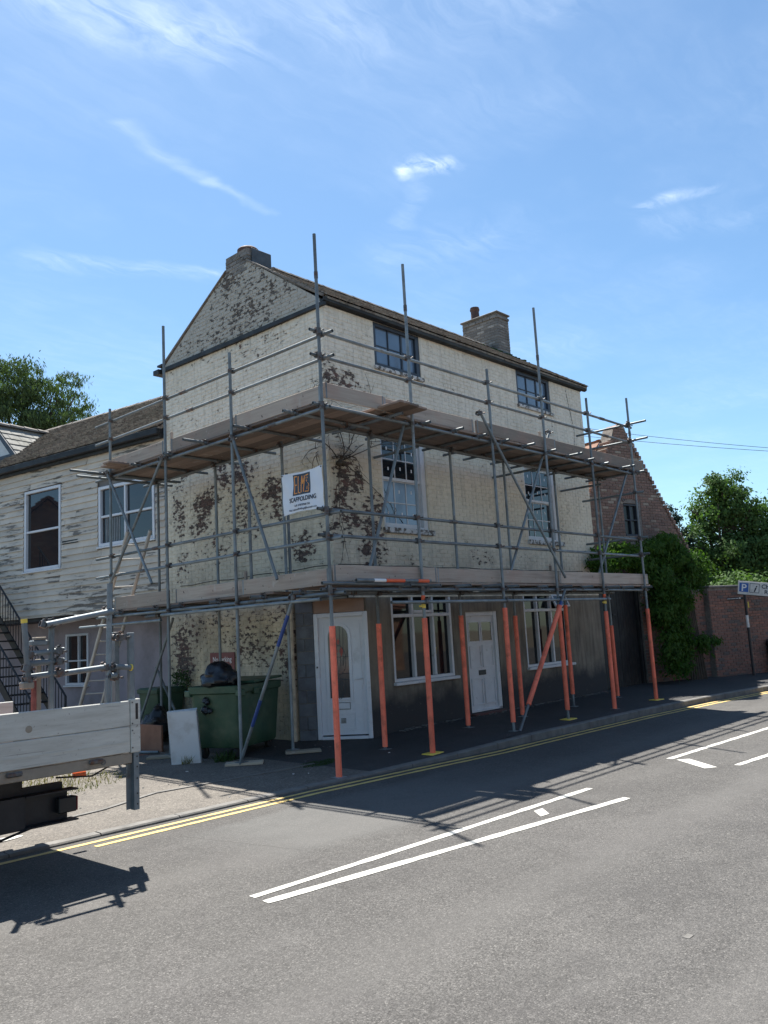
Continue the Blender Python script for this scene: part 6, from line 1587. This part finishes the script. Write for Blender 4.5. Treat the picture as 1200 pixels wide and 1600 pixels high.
# rack posts and tubes on the truck; each loose tube is a load item clamped to the rack
rk = thing('tube_rack', (3.9, 7.0, TZ0), 'rack of clamped scaffold tubes standing on the truck bed', 'scaffold rack')
def rt_(name, p0, p1, m='steel', r=TR, lbl=None): return part(name, MB().tube(p0, p1, r, 16, True), M[m], rk, lbl, smooth=True)
y_ = 6.98
part('box_post', MB().bbox((4.045, y_ - .03, TZ0), (4.095, y_ + .02, 1.99), .004), M['steel'], rk); part('box_post', MB().bbox((3.95, y_ + .06, TZ0), (3.995, y_ + .12, 2.0), .004), M['steel'], rk)
rt_('rack_tube', (3.85, y_, 1.62), (3.872, y_, 2.44), lbl='upright tube'); rt_('rack_tube', (3.82, y_, TZ0), (3.842, y_, 1.60))
rt_('rack_tube', (3.09, y_, 2.13), (3.13, y_, 1.63)); rt_('rack_tube', (3.345, y_ + .05, TZ0), (3.35, y_ + .05, 2.12))
part('tube_cap', MB().tube((3.089, y_, 2.14), (3.092, y_, 2.105), .0265, 14), M['yellow_pl'], rk)
rt_('rack_tube', (3.26, y_ - .04, 2.085), (3.88, y_ - .04, 2.19)); rt_('rack_tube', (3.14, y_ + .05, 1.845), (3.46, y_ + .05, 1.865)); rt_('rack_tube', (3.14, y_ + .05, 1.765), (3.46, y_ + .05, 1.775)); rt_('rack_tube', (3.12, y_ + .05, 1.655), (3.40, y_ + .05, 1.67)); rt_('rack_tube', (3.40, y_ + .0, 1.665), (3.86, y_ + .0, 1.695))
rt_('rack_tube', (3.88, y_ - .06, 1.695), (4.035, y_ - .06, 1.675)); part('tube_cap', MB().tube((4.033, y_ - .06, 1.6755), (4.046, y_ - .06, 1.674), .030, 16), M['yellow_pl'], rk)
rt_('rack_tube', (3.84, y_ - .05, 1.615), (3.90, y_ - .05, 1.62)); part('rack_tube', MB().tube((3.22, y_ + .1, TZ0), (3.22, y_ + .1, 1.62), .022, 12), M['redrust'], rk); part('box_post', MB().bbox((3.255, y_ + .12, TZ0), (3.295, y_ + .16, 1.8), .004), M['aluDirty'], rk)
part('clamp_block', MB().bbox((3.18, y_ + .04, 1.91), (3.32, y_ + .12, 1.96), .01), M['steel'], rk); part('clamp_block', MB().bbox((3.20, y_ + .04, 1.962), (3.30, y_ + .10, 1.985), .004), M['aluDirty'], rk); part('clamp_block', MB().bbox((3.07, y_ - .03, 1.56), (3.17, y_ + .05, 1.62), .01), M['aluDirty'], rk)
for (x, z, r_) in ((3.27, 2.09, 0), (3.845, 2.185, 0), (3.83, 1.69, 0), (3.41, 1.67, 0), (3.40, 1.86, 0), (3.40, 1.77, 0), (3.14, 1.84, 0), (3.12, 1.73, 0), (3.90, 1.68, 0), (3.97, 1.95, 1.57), (4.0, 1.95, 0), (3.92, 1.60, 0), (3.34, 2.09, 0), (3.13, 1.64, 0)):
    o = bpy.data.objects.new('coupler', cme); place(o, (x, y_, z), rk); o.rotation_euler = (0, U(-.3, .3), r_ + U(-.2, .2)); o.scale = (.9, .9, .9)
top('loose_tube', MB().tube((7.45, 13.45, .105), (7.85, 12.6, .105), TR, 14, True), M['steel'], 'short loose tube lying on the flat plywood behind the truck', 'tube', smooth=True)

# ------------------------------------------------------------------ road sign and finger post
q = Vector((23.5, 8.34)); n2 = q.normalized(); tt = Vector((n2.y, -n2.x)); SP = Frame((q.x, q.y, 0), tt, -n2)
sgn = thing('sign_post', (23.5, 8.34, .2), 'black post carrying a tilted white parking and information sign', 'signpost')
k = .956
part('pole', MB().tube(SP(0, 0, .15), SP(-.0, 0, 2.5), .036, 14), M['blackmet'], sgn, smooth=True); part('post_label', MB().tube(SP(0, 0, 1.47), SP(0, 0, 1.80), .0375, 14), M['signwhite'], sgn)
ta = -.15
class Tilt:
    def __init__(s, F, o, a): s.F = F; s.o = o; s.c = math.cos(a); s.s = math.sin(a); s.n = F.n
    def __call__(s, u, d, z): return s.F(s.o[0] + u * s.c - z * s.s, d, s.o[1] + u * s.s + z * s.c)
TS = Tilt(SP, (-.17, 2.39), -.155)
pl_ = part('sign_plate', MB().bbox((0, .045, 0), (1.35, .06, .36), .004, TS), M['signwhite'], sgn, 'white sign plate with blue P and boxed i')
part('sign_back', MB().bbox((-.012, .03, -.012), (1.362, .044, .372), .004, TS), M['blackmet'], sgn)
part('blue_square', MB().box((.035, .0605, .07), (.265, .0625, .315), TS), M['blueSign'], pl_)
text_mesh('P', .27, TS, .15, .095, .0635, M['lettering'], 'lettering', pl_, bold=.004)
part('box_outline', ring(type('Q', (), {'__call__': lambda s, u, d, z: TS(u, d, z), 'n': SP.n})(), [(.30, .07), (.53, .07), (.53, .31), (.30, .31)], .018, .0605, .063), M['darkletter'], pl_)
text_mesh('i', .25, TS, .415, .095, .0635, M['darkletter'], 'lettering', pl_, shear=.35, bold=.006)
text_mesh('Ch', .155, TS, .585, .20, .0635, M['darkletter'], 'lettering', pl_, align='LEFT', bold=.003); text_mesh('R', .155, TS, .66, .055, .0635, M['darkletter'], 'lettering', pl_, align='LEFT', bold=.003)
fp_ = part('finger_board', MB().bbox((-.57, -.02, 2.235), (-.04, .0, 2.305), .003, SP), M['blackmet'], sgn, 'narrow black finger sign')
for a, b in ((-.45, -.36), (-.35, -.24), (-.23, -.16)): part('lettering', MB().box((a, .001, 2.262), (b, .003, 2.276), SP), M['lettering'], fp_)
part('lettering', MB().lathe([(0, .003), (.02, .002)], SP(-.125, 0, 2.272), SP.n, 10), M['lettering'], fp_)
part('yellow_tag', MB().box((.055, -.01, 2.0), (.085, .0, 2.16), SP), M['yellow_pl'], sgn)
lb2 = MB().lathe([(.0, 0), (.19, 0), (.2, .03), (.21, .72), (.23, .76), (.23, .80), (.17, .9), (0, .92)], (24.75, 8.12, .2), seg=18); top('litter_bin', lb2, M['blackpl'], 'black round litter bin at the right edge by the wall', 'litter bin', smooth=True)

# ------------------------------------------------------------------ overhead wires
def wire(p, q, sag, lbl):
    mb = MB(); pts = []
    for i in range(25): t = i / 24; v = Vector(p).lerp(Vector(q), t); v.z -= sag * 4 * t * (1 - t); pts.append(v)
    mb.path(pts, .009, 5); top('overhead_wire', mb, M['blackpl'], lbl, 'wire', 'overhead wires on the right')
wire(at(900, 667, 34), at(1400, 712, 34), .15, 'upper thin overhead wire crossing the sky right of the scaffold'); wire(at(900, 680, 34), at(1400, 715, 34), .1, 'lower thin overhead wire crossing the sky right of the scaffold')

# ------------------------------------------------------------------ houses across the road (only seen as reflections)
def opp_house(c, w, d, h, rh, ang, lbl):
    o = thing('brick_house', (c[0], c[1], 0), lbl, 'house'); F = Frame((c[0], c[1], 0), (math.cos(ang), math.sin(ang)), (-math.sin(ang), math.cos(ang)))
    part('wall', MB().box((-w / 2, -d / 2, 0), (w / 2, d / 2, h), F), M['housebrick'], o)
    part('gable', MB().poly([F(-w / 2, -d / 2, h), F(-w / 2, d / 2, h), F(-w / 2, 0, h + rh)], F.u * w), M['housebrick'], o)
    for s in (-1, 1):
        e = F(-w / 2 - .2, s * (d / 2 + .3), h - .15); w_ = F.n * (-s * (d / 2 + .3)) + Vector((0, 0, rh + .2)); rf = MB().poly([e, e + F.u * (w + .4), e + F.u * (w + .4) + w_, e + w_], (0, 0, .08)); rfo = part('roof', rf, M['pantile'], o)
        tiled(e + Vector((0, 0, .09)), F.u, w_, w + .4, w_.length, .24, .3, M['pantile'], rfo, th=.05, lift=.03)
    for i in range(int(w / 2.4)):
        for z in (.9, 3.3):
            if z + 1.3 < h: 
                wn = part('window', MB().bbox((-w / 2 + .8 + i * 2.4, d / 2, z), (-w / 2 + 1.8 + i * 2.4, d / 2 + .04, z + 1.2), .01, F), M['upvc'], o); part('pane', MB().box((-w / 2 + .88 + i * 2.4, d / 2 + .041, z + .08), (-w / 2 + 1.72 + i * 2.4, d / 2 + .046, z + 1.12), F), M['glass'], wn)
opp_house((24, -12), 16, 7, 3.2, 2.6, 0.0, 'long low brick house with orange pantile roof across the road')
opp_house((4, -13.5), 11, 7, 4.8, 2.8, 0.0, 'brick house with orange pantile roof behind the camera')
opp_house((-4.6, 33.1), 9, 6.5, 5.0, 3.0, math.radians(133), 'brick gabled house beyond the left edge of the photo')
